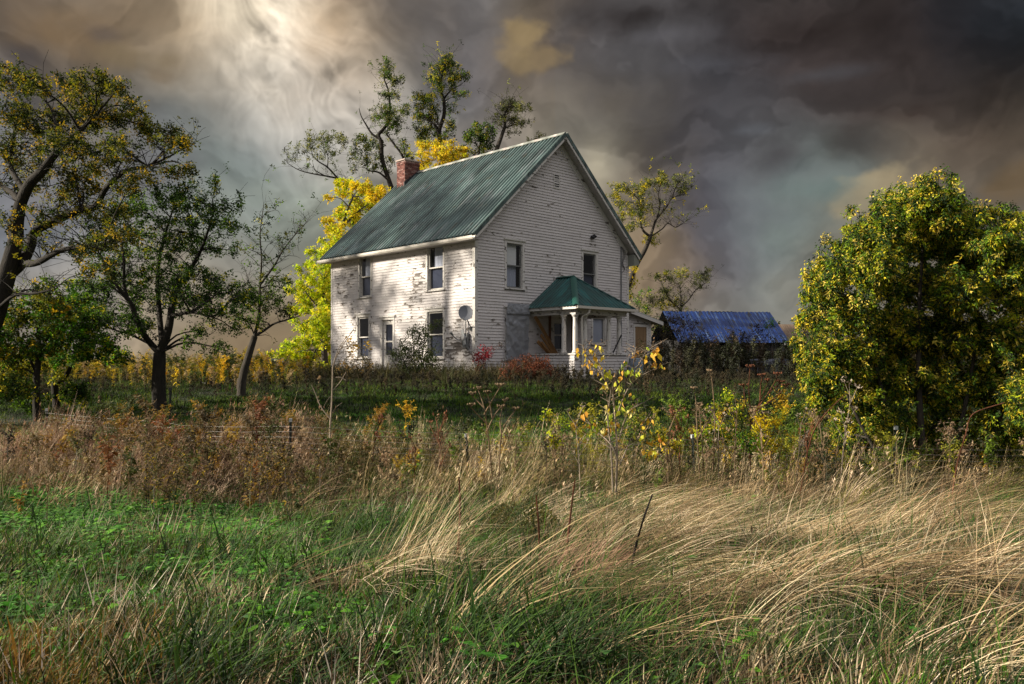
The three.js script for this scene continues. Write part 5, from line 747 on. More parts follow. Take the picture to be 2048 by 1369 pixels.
scatter('dead_matting', 'broken bits of dead straw matted over the roadside grass', 'dry grass', {
  protos: [1, 2, 3].map((s) => tuft({ n: 11, rad: 0.16, len: [0.1, 0.34], e: [0.2, 1.2], curve: [-0.3, 0.8], w: 0.0065, az: 3, segs: 2, seed: 320 + s })), mat: M.straw, dens: 120, d0: 3.5, d1: 14, seed: 212, max: 60000,
  zone: (px, py, x, d) => clamp(0.4 + gz(px, py, 700, 1180, 300, 120, 0.4) + gz(px, py, 1500, 1150, 600, 150, 0.4) - gz(px, py, 130, 1020, 280, 50, 0.3)) * clamp(patch(x, d, 1.1, 81) + 0.2), pal: [[0.6, 0.5, 0.36], [0.42, 0.31, 0.2], [0.75, 0.66, 0.52], [0.2, 0.13, 0.07]] });
scatter('brown_weeds', 'brown dead weed stalks with small yellow leaves over the left meadow', 'weeds', {
  protos: [weed({ h: 0.55, leaves: 20, len: 0.05, wid: 0.02, seed: 51, branch: 6, top: 5 }), weed({ h: 0.75, leaves: 22, len: 0.05, wid: 0.02, seed: 52, branch: 8, top: 6 }), weed({ h: 0.4, leaves: 16, len: 0.055, wid: 0.025, seed: 53, branch: 4, top: 3 })], mat: M.leaf, dens: 5, d0: 8, d1: 17, seed: 213,
  zone: (px, py, x, d) => clamp(gz(px, py, 380, 960, 260, 70, 0.9) + gz(px, py, 120, 900, 240, 50, 0.5) + gz(px, py, 650, 930, 200, 40, 0.4) + gz(px, py, 1000, 960, 250, 40, 0.25)) * clamp(patch(x, d, 0.7, 91) + 0.35), pal: [[0.10, 0.06, 0.03], [0.2, 0.13, 0.07], [0.05, 0.035, 0.02], [0.5, 0.34, 0.02, 0.5], [0.14, 0.14, 0.02, 0.7], [0.34, 0.24, 0.13, 0.6], [0.4, 0.16, 0.03, 0.1]] });
scatter('added_dark_brush', 'dark brown brush added along the lawn edge to stand in for a dark band below the house', 'brush', {  // brush added to stand in for a dark band at the house foot
  protos: [weed({ h: 0.6, leaves: 22, len: 0.1, wid: 0.04, seed: 71, branch: 7, top: 5 }), weed({ h: 0.8, leaves: 26, len: 0.1, wid: 0.04, seed: 72, branch: 8, top: 6 })], mat: M.leafDry, dens: 9, d0: 23, d1: 33, seed: 214,
  zone: (px, py, x, d) => { const a = Math.atan2(0.692, 0.722), dx = x - HX, dz = -d + HD, u = dx * Math.cos(a) - dz * Math.sin(a), w = dx * Math.sin(a) + dz * Math.cos(a); if (Math.max(-u, u - WID - 3.5, w, -w - LEN) < 0.2 || (u > 2.5 && u < 6.7 && w < 3)) return 0; return clamp(gz(px, py, 1000, 775, 420, 22, 1) + gz(px, py, 1400, 780, 300, 30, 1) + gz(px, py, 420, 790, 240, 20, 0.22) + gz(px, py, 60, 800, 160, 24, 0.9)) * clamp(patch(x, d, 0.4, 95) + 0.4); }, pal: [[0.03, 0.025, 0.012], [0.05, 0.04, 0.018], [0.08, 0.06, 0.025], [0.025, 0.03, 0.010]], scale: [0.22, 0.62] });
// ───────────────────────── single clumps and weeds ─────────────────────────
function clump(name, label, category, px, d, geo, mat, palette, group) {
  const x = (px - 1024) / F * d, r = rng(px * 7 + 3), y = groundY(x, -d);
  const n = geo.attributes.position.count, col = []; let c = pick(palette, r);
  for (let i = 0; i < n; i++) { if (i % 12 === 0) c = pick(palette, r); col.push(...c); }
  geo.setAttribute('color', new THREE.Float32BufferAttribute(col, 3));
  const m = new THREE.Mesh(geo, mat); m.name = numbered(name); m.position.set(x, y, -d); m.castShadow = m.receiveShadow = true; scene.add(m);
  return tag(m, label, category, group);
}
M.strawV = leafMat(0.22, { roughness: 0.75, vertexColors: true }); M.leafV = leafMat(0.35, { vertexColors: true });
const CL = 'large straw clumps in the roadside grass';
clump('straw_clump', 'largest clump of long pale straw fanning to the right, low in the middle', 'straw clump', 800, 6.3, tuft({ n: 260, rad: 0.32, len: [0.5, 1.1], e: [0.6, 1.25], curve: [0.1, 0.7], w: 0.0042, az: 0.9, segs: 5, seed: 301 }), M.strawV, STRAW, CL);
clump('straw_clump', 'fine pinkish brown grass clump right of the largest straw clump', 'straw clump', 1085, 6.2, tuft({ n: 420, rad: 0.34, len: [0.35, 0.75], e: [0.5, 1.15], curve: [0.05, 0.6], w: 0.004, az: 0.8, segs: 4, seed: 302 }), M.strawV, [[0.30, 0.16, 0.11], [0.36, 0.2, 0.14], [0.22, 0.12, 0.08], [0.42, 0.28, 0.18]], CL);
clump('straw_clump', 'narrow straw clump leaning right in front of the bright lawn strip', 'straw clump', 985, 10.6, tuft({ n: 70, rad: 0.18, len: [0.7, 1.15], e: [0.75, 1.1], curve: [0.0, 0.4], w: 0.0065, az: 0.6, segs: 5, seed: 303 }), M.strawV, STRAW, CL);
clump('straw_clump', 'pale straw clump beneath the right-hand bush, fanning towards it', 'straw clump', 1745, 8.2, tuft({ n: 130, rad: 0.25, len: [0.6, 1.2], e: [0.4, 0.95], curve: [0.1, 0.6], w: 0.0045, az: 0.6, segs: 5, seed: 304 }), M.strawV, STRAW, CL);
clump('straw_clump', 'small tan grass clump at the foot of the white sapling', 'straw clump', 662, 13.2, tuft({ n: 120, rad: 0.22, len: [0.4, 0.8], e: [1.0, 1.5], curve: [0, 0.5], w: 0.008, az: 6.28, segs: 4, seed: 305 }), M.strawV, BROWN, CL);
clump('straw_clump', 'long arching straw clump bent over in the middle of the fallen straw', 'straw clump', 1330, 7.6, tuft({ n: 150, rad: 0.3, len: [0.5, 1.0], e: [0.3, 0.8], curve: [0.6, 1.6], w: 0.0045, az: 0.6, segs: 6, seed: 306 }), M.strawV, STRAW, CL);
clump('olive_bush', 'round olive-green fine-leaved plant in the middle of the straw', 'bush', 1042, 8.1, (() => { const r = rng(9), pos = [], idx = []; for (let i = 0; i < 2600; i++) { const a = r() * 6.28, z = r(), q = Math.cbrt(r()) * 0.36, s = Math.sqrt(1 - z * z * 0.9); leafGeo(pos, idx, V(Math.cos(a) * s * q * 1.15, 0.05 + z * q * 1.15, Math.sin(a) * s * q), V(Math.cos(a), 0.6 + r(), Math.sin(a)).normalize(), V(r(), 1, r()), 0.035, 0.012, 0.2); } return geoOf(pos, idx); })(), M.leafV, [[0.10, 0.10, 0.015], [0.06, 0.07, 0.012], [0.16, 0.13, 0.025], [0.04, 0.045, 0.01]]);

// the bare white sapling at the fence
growTree({ name: 'bare_sapling', label: 'thin pale sapling, nearly leafless, standing at the wire fence', category: 'sapling', seed: 71, ground: true, bark: M.barkPale, leaf: 'small', leafSize: 0.5, pal: [[0.5, 0.3, 0.03], [0.3, 0.2, 0.05]], leafMat: M.leafDry, deep: 0.1, perTwig: 2, tr: 0.004, crownName: 'leaves', trunkName: 'stem',
  limbs: [L([[660, 960], [660, 857], [663, 811], [665, 754], [666, 731], [682, 697], [707, 659]], 13.4, 0.017, 0.006), L([[660, 838], [642, 815], [629, 784], [622, 770]], 13.4, 0.01, 0.005), L([[667, 780], [682, 762], [692, 744]], 13.4, 0.008, 0.005), L([[671, 755], [682, 756], [692, 761]], 13.4, 0.009, 0.006), L([[666, 731], [676, 700], [694, 672]], 13.4, 0.008, 0.004), L([[664, 790], [655, 800], [645, 818]], 13.4, 0.006, 0.003), L([[661, 830], [672, 815], [684, 806]], 13.4, 0.006, 0.003)],
  blobs: [[705, 705, 12, 6, 5], [728, 698, 9, 5, 4], [700, 690, 8, 5, 3]] });

// weed with large yellow leaves, each leaf a piece
{
  const d = 11.5, base = P(1232, 985, d); base.y = groundY(base.x, base.z) - 0.02; const r = rng(83);
  const root = thing('yellow_leaf_weed', 'tall woody weed with large yellow and green leaves in front of the porch', 'weed', [base.x, base.y, base.z]), stems = [], curves = [];
  for (const [pts, r0, r1] of [[[[1232, 985], [1234, 900], [1230, 830], [1226, 770], [1236, 740]], 0.012, 0.005], [[[1226, 985], [1222, 900], [1216, 840], [1222, 780]], 0.010, 0.004], [[[1230, 800], [1205, 752], [1186, 728], [1170, 706], [1166, 690]], 0.007, 0.003], [[[1205, 752], [1192, 712], [1190, 688]], 0.005, 0.003], [[[1234, 830], [1250, 790], [1266, 765], [1290, 748], [1318, 735]], 0.007, 0.003], [[[1266, 765], [1268, 720], [1272, 695]], 0.005, 0.003], [[[1262, 770], [1285, 715], [1300, 698], [1312, 690]], 0.006, 0.003], [[[1238, 880], [1250, 840], [1268, 815], [1290, 805]], 0.007, 0.003], [[[1236, 920], [1222, 890], [1190, 860], [1172, 835]], 0.007, 0.003], [[[1240, 930], [1262, 880], [1285, 850], [1300, 830]], 0.006, 0.003], [[[1225, 850], [1213, 790], [1212, 770]], 0.005, 0.003]]) {
    const v = pts.map(([x, y]) => P(x, y, d + (r() - 0.5) * 0.35).sub(base)); stems.push(tube(v, r0 * 1.5, r1 * 1.6, 5, v.length * 3)); curves.push([new THREE.CatmullRomCurve3(v, false, 'centripetal'), pts]);
  }
  part(root, 'stem', merged(stems), M.barkPale);
  { const pos = [], idx = []; for (let i = 0; i < 520; i++) { const [c] = curves[Math.floor(r() * curves.length)], p = c.getPoint(lerp(0.35, 0.95, r())).add(V((r() - 0.5) * 0.28, (r() - 0.4) * 0.2, (r() - 0.5) * 0.28)); leafGeo(pos, idx, p, V(r() - 0.5, r() - 0.5, r() - 0.5).normalize(), V(0, 1, 0.1), 0.03, 0.018, 0.2); } part(root, 'dry_seeds', geoOf(pos, idx), std([0.2, 0.12, 0.06], { side: THREE.DoubleSide, roughness: 0.95 })).userData.kind = 'stuff'; }
  const twigs = []; for (let i = 0; i < 170; i++) { const [c] = curves[Math.floor(r() * curves.length)], p = c.getPoint(lerp(0.15, 1, r())), a = r() * 6.28, l = lerp(0.06, 0.2, r()); twigs.push(tube([p, p.clone().add(V(Math.cos(a) * l, l * 0.5, Math.sin(a) * l))], 0.0045, 0.003, 3, 1)); } part(root, 'twigs', merged(twigs), M.barkPale).userData.kind = 'stuff';
  const mats = [[0.8, 0.6, 0.02], [0.75, 0.42, 0.02], [0.6, 0.62, 0.03], [0.4, 0.55, 0.02], [0.75, 0.36, 0.02], [0.75, 0.66, 0.2]].map((c) => new THREE.MeshPhysicalMaterial({ color: rgb(...c), roughness: 0.9, transmission: 0.4, thickness: 0, side: THREE.DoubleSide }));
  const shapes = [0, 1, 2].map((k) => { const pos = [], idx = []; leafGeo(pos, idx, V(0, 0, 0), V(0, -1, 0), V(0, 0, 1), 0.12, 0.075, 0.15 + k * 0.15); return geoOf(pos, idx); });
  const leaf = (p, s, mi) => { const m = part(root, 'leaf', shapes[Math.floor(r() * 3)], mats[mi]); m.position.copy(p); m.rotation.set((r() - 0.5) * 1.4, r() * 6.28, (r() - 0.5) * 1.2); m.scale.setScalar(s); };
  const spots = [[1168, 700, 14, 8, 0], [1190, 700, 10, 16, 0], [1180, 722, 16, 8, 0], [1195, 735, 16, 10, 1], [1202, 705, 10, 14, 5], [1213, 745, 10, 10, 2], [1270, 705, 8, 8, 4], [1300, 700, 16, 7, 3], [1305, 712, 14, 7, 0], [1318, 728, 12, 8, 1], [1255, 730, 14, 12, 3], [1240, 745, 12, 12, 3], [1265, 745, 10, 10, 2], [1285, 742, 14, 8, 2], [1218, 835, 7, 9, 2], [1230, 848, 10, 8, 1], [1216, 820, 6, 10, 5], [1290, 850, 14, 16, 0], [1300, 838, 16, 12, 1], [1280, 870, 12, 16, 2], [1168, 828, 6, 6, 4], [1185, 846, 12, 8, 3], [1240, 775, 10, 12, 2], [1255, 795, 14, 10, 3], [1236, 810, 8, 14, 2], [1212, 770, 8, 8, 5], [1300, 890, 14, 14, 1], [1318, 880, 8, 14, 4], [1260, 820, 12, 8, 5], [1210, 860, 12, 6, 4]];
  for (const [x, y, rx, ry, mi] of spots) for (let k = 0; k < 7; k++) leaf(P(x + (r() - 0.5) * 2 * rx, y + (r() - 0.5) * 2 * ry, d + (r() - 0.5) * 0.3).sub(base), lerp(0.5, 0.9, r()), (mi + (r() < 0.3 ? 1 : 0)) % 6);
}

const LW = 'leafy weeds standing above the fence-line grass';
for (const [px, label, pal, blobs, seed] of [
  [1448, 'bushy yellow-green weed in front of the dark barn', [...G.lime, ...G.green, ...G.dark], [[1428, 825, 14, 20, 26], [1455, 800, 14, 20, 24], [1478, 835, 18, 24, 36], [1440, 870, 26, 24, 46], [1500, 880, 24, 20, 36], [1410, 860, 16, 18, 20]], 91],
  [1540, 'orange and yellow leafed weed just left of the large bush', G.gold, [[1530, 845, 20, 10, 24], [1560, 838, 16, 9, 18], [1520, 885, 22, 18, 26], [1550, 895, 18, 14, 16]], 92],
  [1330, 'yellow-leaved weed right of the tall woody weed', [...G.gold, ...G.mixed], [[1318, 872, 12, 18, 22], [1342, 895, 18, 16, 24], [1300, 905, 14, 14, 14]], 93],
  [1108, 'small yellow-green weed standing before the bright lawn strip', [...G.lime, ...G.mixed], [[1092, 832, 10, 8, 9], [1122, 845, 12, 9, 11], [1108, 880, 16, 14, 18]], 94]])
  growTree({ name: 'leafy_weed', label, category: 'weed', group: LW, seed, ground: true, bark: M.stalk, leaf: 'small', leafSize: 0.42, pal, deep: 0.25, perTwig: 2.6, tr: 0.004, mul: 1.5, shoots: 0.2, up: 0.12, crownName: 'foliage', trunkName: 'stem', limbs: [L([[px, 985], [px + 4, 920], [px - 6, 850]], 12.3, 0.012, 0.005), L([[px + 4, 985], [px + 18, 920], [px + 28, 870]], 12.3, 0.01, 0.004)], blobs });
// dry weeds with umbels
function umbelWeed(label, px0, py0, d, tips, mat, seed, group, ray = 0.05) {
  const r = rng(seed), base = P(px0, py0, d); base.y = groundY(base.x, base.z) - 0.02;
  const root = thing('umbel_weed', label, 'dry weed', [base.x, base.y, base.z], 0, group), st = [];
  for (const [path, heads] of tips) {
    const v = path.map(([x, y]) => P(x, y, d + (r() - 0.5) * 0.25).sub(base)); st.push(tube(v, 0.012, 0.006, 4, v.length * 3));
    if (!heads) continue; const e = v[v.length - 1], h = [];
    for (let i = 0; i < 11; i++) { const a = r() * 6.28, q = Math.sqrt(r()) * ray, t = e.clone().add(V(Math.cos(a) * q, ray * lerp(0.5, 0.8, r()), Math.sin(a) * q)); h.push(tube([e, t], 0.004, 0.003, 3, 1)); h.push(new THREE.IcosahedronGeometry(0.013, 0).translate(t.x, t.y, t.z)); }
    part(root, 'flower_head', mergeGeometries(h.map((g) => { const q = g.index ? g.toNonIndexed() : g; return q; })), mat);
  }
  part(root, 'stem', merged(st), mat); return root;
}
const UM = 'dry umbel weeds along the fence';
umbelWeed('dry brown umbel weed with several heads, centre of the fence line', 985, 960, 12, [[[[985, 960], [975, 860], [968, 815], [957, 782]], 1], [[[968, 830], [985, 800], [1000, 775]], 1], [[[975, 860], [990, 830], [1010, 805]], 1], [[[998, 950], [1003, 870], [1018, 838], [1030, 822]], 1], [[[975, 850], [955, 830], [942, 815]], 1], [[[985, 840], [978, 800], [975, 790]], 1], [[[1003, 870], [1000, 840], [1004, 818]], 1], [[[968, 815], [952, 800], [944, 792]], 1]], M.stalk, 5, UM, 0.07);
umbelWeed('reddish umbel weed with spreading branches near the barn', 1502, 960, 12.5, [[[[1502, 960], [1500, 880], [1502, 830], [1498, 780], [1500, 738]], 1], [[[1502, 850], [1520, 805], [1535, 765]], 1], [[[1508, 830], [1535, 790], [1560, 768]], 1], [[[1515, 820], [1545, 800], [1572, 775]], 1], [[[1502, 840], [1490, 800], [1488, 775]], 1], [[[1520, 805], [1522, 770], [1525, 755]], 1], [[[1535, 790], [1550, 765], [1555, 752]], 1]], M.barkRed, 6, UM, 0.07);
umbelWeed('brown weed stalks standing left of the reddish umbel weed', 1400, 960, 12.2, [[[[1400, 960], [1395, 880], [1392, 800], [1388, 780]], 1], [[[1408, 950], [1402, 850], [1398, 812]], 1], [[[1395, 880], [1415, 845], [1425, 825]], 1], [[[1345, 950], [1338, 870], [1352, 830], [1362, 810]], 0], [[[1425, 950], [1430, 860], [1424, 760], [1420, 745]], 1]], M.stalk, 7, UM, 0.05);
umbelWeed('orange-stemmed bent weed in front of the large bush', 1905, 990, 10.8, [[[[1905, 990], [1915, 930], [1932, 870], [1945, 830], [1990, 812], [2010, 806]], 0], [[[1600, 990], [1625, 870], [1650, 830], [1690, 790]], 0]], M.barkRed, 8, UM, 0.04);
umbelWeed('thin dark dead stalk leaning in the straw, lower middle', 1252, 1190, 6.0, [[[[1252, 1190], [1270, 1100], [1290, 1030], [1305, 990]], 0]], M.barkDark, 9, UM, 0.03);
umbelWeed('dark dead stalks standing upright in the fine grass, middle', 1128, 1160, 6.8, [[[[1128, 1160], [1140, 1040], [1150, 960]], 0], [[[1080, 1160], [1078, 1060], [1072, 990]], 0], [[[915, 1120], [920, 1020], [918, 955]], 0]], M.barkRed, 10, UM, 0.03);

{
  const TS = 'tall dry weed stalks in the fence-line weeds', lab = 'thin tall dry weed stalk rising from the fence-line weeds, centre to right', r = rng(29);
  const mk = (h, seed) => { const q = rng(seed), g = [], lean = (q() - 0.4) * 0.3, main = [V(0, -0.05, 0), V(lean * 0.4, h * 0.5, 0.02), V(lean, h, 0)], cu = new THREE.CatmullRomCurve3(main); g.push(tube(main, 0.012, 0.005, 4, 6));
    for (let i = 0; i < 9; i++) { const p = cu.getPoint(lerp(0.45, 0.98, q())), a = q() * 6.28, l = lerp(0.08, 0.28, q()), e = p.clone().add(V(Math.cos(a) * l * 0.6, l, Math.sin(a) * l * 0.6)); g.push(tube([p, e], 0.007, 0.004, 3, 1)); const pos = [], idx = []; for (let k = 0; k < 9; k++) leafGeo(pos, idx, e.clone().add(V((q() - 0.5) * 0.07, (q() - 0.3) * 0.06, (q() - 0.5) * 0.07)), V(q() - 0.5, q(), q() - 0.5).normalize(), V(0, 1, 0.2), 0.05, 0.026, 0.2); g.push(geoOf(pos, idx)); }
    return merged(g); };
  const mats = [M.stalk, M.barkPale, M.barkRed], protos = [mk(1.1, 3), mk(1.35, 4), mk(0.95, 5), mk(1.2, 6)].map((g, i) => { const m = new THREE.Mesh(g, mats[i % 3]); m.castShadow = m.receiveShadow = true; return m; });
  for (const [px, d] of [[1105, 12.4], [1128, 13], [1160, 12], [1340, 11.8], [1362, 12.6], [1440, 12.2], [1470, 11.6], [1545, 12.6], [1590, 12], [1615, 13], [1650, 11.5], [1680, 12.2], [880, 12.6], [830, 13.2], [1030, 11.4], [1290, 12.8], [1410, 13.2], [1525, 11.4], [740, 13.4], [520, 13.8], [450, 14.2]]) { const m = protos[Math.floor(r() * 4)].clone(); m.name = numbered('dry_stalk'); const x = (px - 1024) / F * d; m.position.set(x, groundY(x, -d), -d); m.rotation.y = r() * 6.28; m.scale.setScalar(lerp(0.8, 1.15, r())); scene.add(m); tag(m, lab, 'dry weed', TS); }
}
// goldenrod stalks on the left: one built, the rest are copies
{
  const GR = 'goldenrod stalks in the brown grass on the left', lab = 'brown goldenrod stalk with yellowing leaves in the left meadow grass';
  const mk = (seed, h) => { const g = weed({ h, leaves: 34, len: 0.06, wid: 0.02, seed, branch: 7, top: 7 }), col = [], r = rng(seed); let c; for (let i = 0; i < g.attributes.position.count; i++) { if (i % 20 === 0) c = pick([[0.40, 0.27, 0.02], [0.16, 0.11, 0.05], [0.07, 0.045, 0.025], [0.08, 0.09, 0.015], [0.26, 0.18, 0.10], [0.04, 0.03, 0.02]], r); col.push(...c); } g.setAttribute('color', new THREE.Float32BufferAttribute(col, 3)); return g; };
  const protos = [mk(41, 0.95), mk(42, 1.1), mk(43, 0.8)].map((g) => { const m = new THREE.Mesh(g, M.leafV); m.castShadow = m.receiveShadow = true; return m; });
  const r = rng(19);
  for (const [px, d] of [[308, 10.2], [322, 10.0], [298, 10.6], [335, 10.4], [315, 9.6], [345, 9.9], [290, 10.1], [480, 10.4], [500, 10.2], [520, 10.8], [540, 10.3], [556, 10.9], [535, 11.2], [120, 11.6], [150, 12.2], [60, 12.0], [210, 12], [238, 11.5], [395, 11.2], [420, 11.8], [575, 9.6], [610, 9.8], [640, 10.6], [380, 9.2]]) {
    const m = protos[Math.floor(r() * 3)].clone(); m.name = numbered('goldenrod'); const x = (px - 1024) / F * d; m.position.set(x, groundY(x, -d), -d); m.rotation.y = r() * 6.28; m.scale.setScalar(lerp(0.7, 1.05, r())); scene.add(m); tag(m, px > 450 && px < 600 ? 'yellow-topped goldenrod stalk in the right-hand stand of the left meadow' : px > 270 && px < 450 ? 'brown goldenrod stalk in the tall middle stand of the left meadow' : px >= 600 ? 'goldenrod stalk beside the bare sapling at the wire fence' : 'goldenrod stalk in the pale grass near the left edge', 'goldenrod', px > 450 && px < 600 ? GR + ', right-hand stand' : px > 270 && px < 450 ? GR + ', middle stand' : px >= 600 ? GR + ', by the sapling' : GR + ', by the left edge');
  }
}

// ───────────────────────── fences ─────────────────────────
M.post = std([0.03, 0.04, 0.035], { roughness: 0.6, metalness: 0.3 }); M.postTip = std([0.42, 0.45, 0.46], { roughness: 0.6 });
M.wire = std([0.26, 0.25, 0.24], { roughness: 0.45, metalness: 0.35 }); M.postWood = bark([0.15, 0.115, 0.085]);
const tee = (h) => mergeGeometries([boxMM(-0.02, 0.02, -0.3, h, -0.004, 0.004), boxMM(-0.004, 0.004, -0.3, h, 0.0042, 0.035)]);
{
  const posts = [[92, 818, 17.5, 0], [338, 776, 15.6, 0], [383, 872, 15, 1], [579, 838, 13.6, 0], [938, 868, 13.2, 1], [1390, 870, 13.0, 1], [1789, 853, 12.6, 0], [2080, 850, 12.4, 0]];
  const g = thing('wire_fence', 'woven wire fence on thin steel posts across the meadow', 'fence');
  const at = posts.map(([px, py, d]) => { const p = P(px, py, d); return { x: p.x, z: -d, y: groundY(p.x, -d), top: p.y }; });
  at.forEach((p, i) => { const h = p.top - p.y, q = sub(g, 'post', [p.x, p.y, p.z], 0.2); q.rotation.z = posts[i][3] ? 0.05 : -0.015; part(q, 'stake', tee(h), M.post); part(q, 'tip', boxMM(-0.024, 0.024, h - 0.05, h + 0.004, -0.008, 0.040), posts[i][0] === 338 ? M.post : M.postTip); });
  const lead = [826, 846, 852, 853, 868, 880, 896, 900].map((py, i) => EYE + (HORIZON - py) / F * posts[i][2]);      // height of the top strand at each post
  for (let k = 0; k < 7; k++) { const pts = []; at.forEach((p, i) => { const y = Math.max(lead[i] - k * 0.085, p.y + 0.04); pts.push(V(p.x, y, p.z + 0.04)); if (i < at.length - 1) { const n = at[i + 1], yn = Math.max(lead[i + 1] - k * 0.085, n.y + 0.04); pts.push(V((p.x + n.x) / 2, (y + yn) / 2 - 0.015, (p.z + n.z) / 2 + 0.04)); } }); part(g, 'wire', tube(pts, 0.0018, 0.0018, 4, 70), M.wire); }
}
{
  const g = thing('rear_fence', 'old rear fence of wooden and steel posts on the left behind the trees', 'fence');
  const list = [[178, 735, 800, 31, 0], [380, 735, 800, 31, 0], [418, 762, 800, 28, 1], [474, 757, 795, 27, 1], [534, 736, 795, 31, 0], [566, 726, 790, 33, 0], [285, 740, 800, 33, 0], [610, 730, 790, 34, 0]], tops = [];
  for (const [px, pt, pb, d, wood] of list) { const p = P(px, pt, d), y = groundY(p.x, -d), h = p.y - y; if (wood) part(g, 'post', tube([V(0, -0.3, 0), V(0.07, h, 0.02)], 0.075, 0.06, 7, 3), M.postWood, [p.x, y, -d]); else part(g, 'post', tee(h), M.post, [p.x, y, -d]); tops.push(V(p.x, y + Math.min(h, 1.2), -d)); }
  tops.sort((a, b) => a.x - b.x); for (let k = 0; k < 3; k++) part(g, 'wire', tube(tops.map((t) => V(t.x, t.y - 0.1 - k * 0.3, t.z + 0.05)), 0.005, 0.005, 3, 40), M.wire);
}

// ───────────────────────── barn and the things beside it ─────────────────────────
{
  const d0 = 52, c = P(1362, 700, d0), by = groundY(c.x, -d0), g = thing('barn', 'old barn with a blue metal roof and dark board walls, right of the house', 'barn', [c.x, by, -d0], 0.16);
  const roofM = new THREE.MeshStandardMaterial({ map: texture(256, 256, (u, v) => { const n = 0.8 + 0.7 * fbm(u * 7, v * 2, 2, 4) + 0.5 * fbm(u * 60, v * 2, 5, 3), b = 0.8 * sstep(0.10, 0.30, fbm(u * 34 + 3, v * 1.6, 9, 4)), q = sstep(0.12, 0.26, fbm(u * 16, v * 5, 19, 5)), c = [lerp(0.008, 0.12, b), lerp(0.04, 0.2, b), lerp(0.2, 0.38, b)]; return [0, 1, 2].map((i) => lerp(c[i], [0.03, 0.03, 0.045][i], q) * n); }, { srgb: true }), roughness: 0.45, metalness: 0.25, side: THREE.DoubleSide });
  const boardM = [[0.05, 0.055, 0.075], [0.075, 0.08, 0.1], [0.035, 0.035, 0.045], [0.11, 0.12, 0.15]].map((q) => new THREE.MeshStandardMaterial({ color: rgb(...q), map: plankMap, roughness: 0.9 })), dark = std([0.02, 0.02, 0.022]);
  const Lb = 6.7, D = 5, e = 2.15, rg = 4.0, r = rng(4);
  part(g, 'wall', mergeGeometries([boxMM(0.05, Lb - 0.05, -0.3, e - 0.02, -D, -D + 0.1), boxMM(0.05, 0.15, -0.3, e - 0.02, -D + 0.1, -0.1), boxMM(0.05, Lb - 0.05, e - 0.25, e - 0.02, -0.14, -0.04)]), dark);
  for (let x = 0; x < Lb - 0.1; x += 0.21) { if (x > 2.3 && x < 4.2 && r() < 0.8) continue; part(g, 'wall_board', boxMM(x, x + 0.2, -0.2, lerp(e - 0.03, e - 0.4, r() < 0.2 ? r() : 0), -0.035 + (r() - 0.5) * 0.012, 0.0), boardM[Math.floor(r() * 4)]); }
  for (let z = 0; z > -D; z -= 0.25) { const f = 1 - Math.abs(z + D / 2) / (D / 2); part(g, 'wall_board', boxMM(Lb - 0.04, Lb, -0.2, e + f * (rg - e) - 0.08, z - 0.24, z), boardM[Math.floor(r() * 4)]); }
  for (let k = 0; k < 9; k++) for (const s of [0, 1]) { // corrugated sheets
    const w = (Lb + 0.6) / 9, x0 = -0.3 + k * w, pos = [], idx = [], uv = [], nn = 10, j = (r() - 0.5) * 0.05;
    for (let i = 0; i <= nn; i++) { const x = x0 + i / nn * w, b = Math.sin(i / nn * Math.PI * 6) * 0.025; const z0 = s ? -D - 0.3 : 0.35, y0 = e - 0.22; pos.push(x, y0 + b + j, z0, x, rg + b + j, -D / 2); uv.push(x * 0.3, 0, x * 0.3, 0.9); if (i) { const a = (i - 1) * 2; idx.push(a, a + 2, a + 1, a + 2, a + 3, a + 1); } }
    part(g, 'roof_sheet', geoOf(pos, idx, uv), roofM);
  }
  part(g, 'eave_beam', boxMM(-0.2, Lb + 0.2, e - 0.22, e - 0.08, 0.05, 0.2), dark);
  for (const x of [0.1, 2.2, 4.3, 6.5]) part(g, 'post', boxMM(x, x + 0.15, -0.3, e - 0.2, 0.06, 0.19), boardM[1]);
}
{ // second shed roof behind the bush
  const d0 = 56, c = P(1572, 700, d0), by = groundY(c.x, -d0), g = thing('shed', 'low grey shed with a rusty roof between the barn and the large bush', 'shed', [c.x, by, -d0], 0.1);
  const boardM = [[0.04, 0.045, 0.06], [0.06, 0.06, 0.07]].map((q) => new THREE.MeshStandardMaterial({ color: rgb(...q), map: plankMap, roughness: 0.9 })), rust = new THREE.MeshStandardMaterial({ color: rgb(0.26, 0.19, 0.14), map: plankMap, roughness: 0.8, side: THREE.DoubleSide });
  part(g, 'wall', boxMM(0.05, 3.95, -0.3, 1.9, -3, -0.05), std([0.03, 0.03, 0.035])); for (let k = 0; k < 16; k++) part(g, 'wall_board', boxMM(k * 0.25, k * 0.25 + 0.235, -0.3, 1.9, -0.04, 0), boardM[k % 2]);
  for (let k = 0; k < 5; k++) part(g, 'roof_sheet', hex8([[k * 0.84 - 0.1, 1.85, 0.35], [k * 0.84 + 0.735, 1.85, 0.35], [k * 0.84 + 0.735, 3.3, -1.6], [k * 0.84 - 0.1, 3.3, -1.6], [k * 0.84 - 0.1, 1.89, 0.35], [k * 0.84 + 0.735, 1.89, 0.35], [k * 0.84 + 0.735, 3.34, -1.6], [k * 0.84 - 0.1, 3.34, -1.6]], (p) => [p[0] * 0.8, p[1] * 0.5]), rust);
}
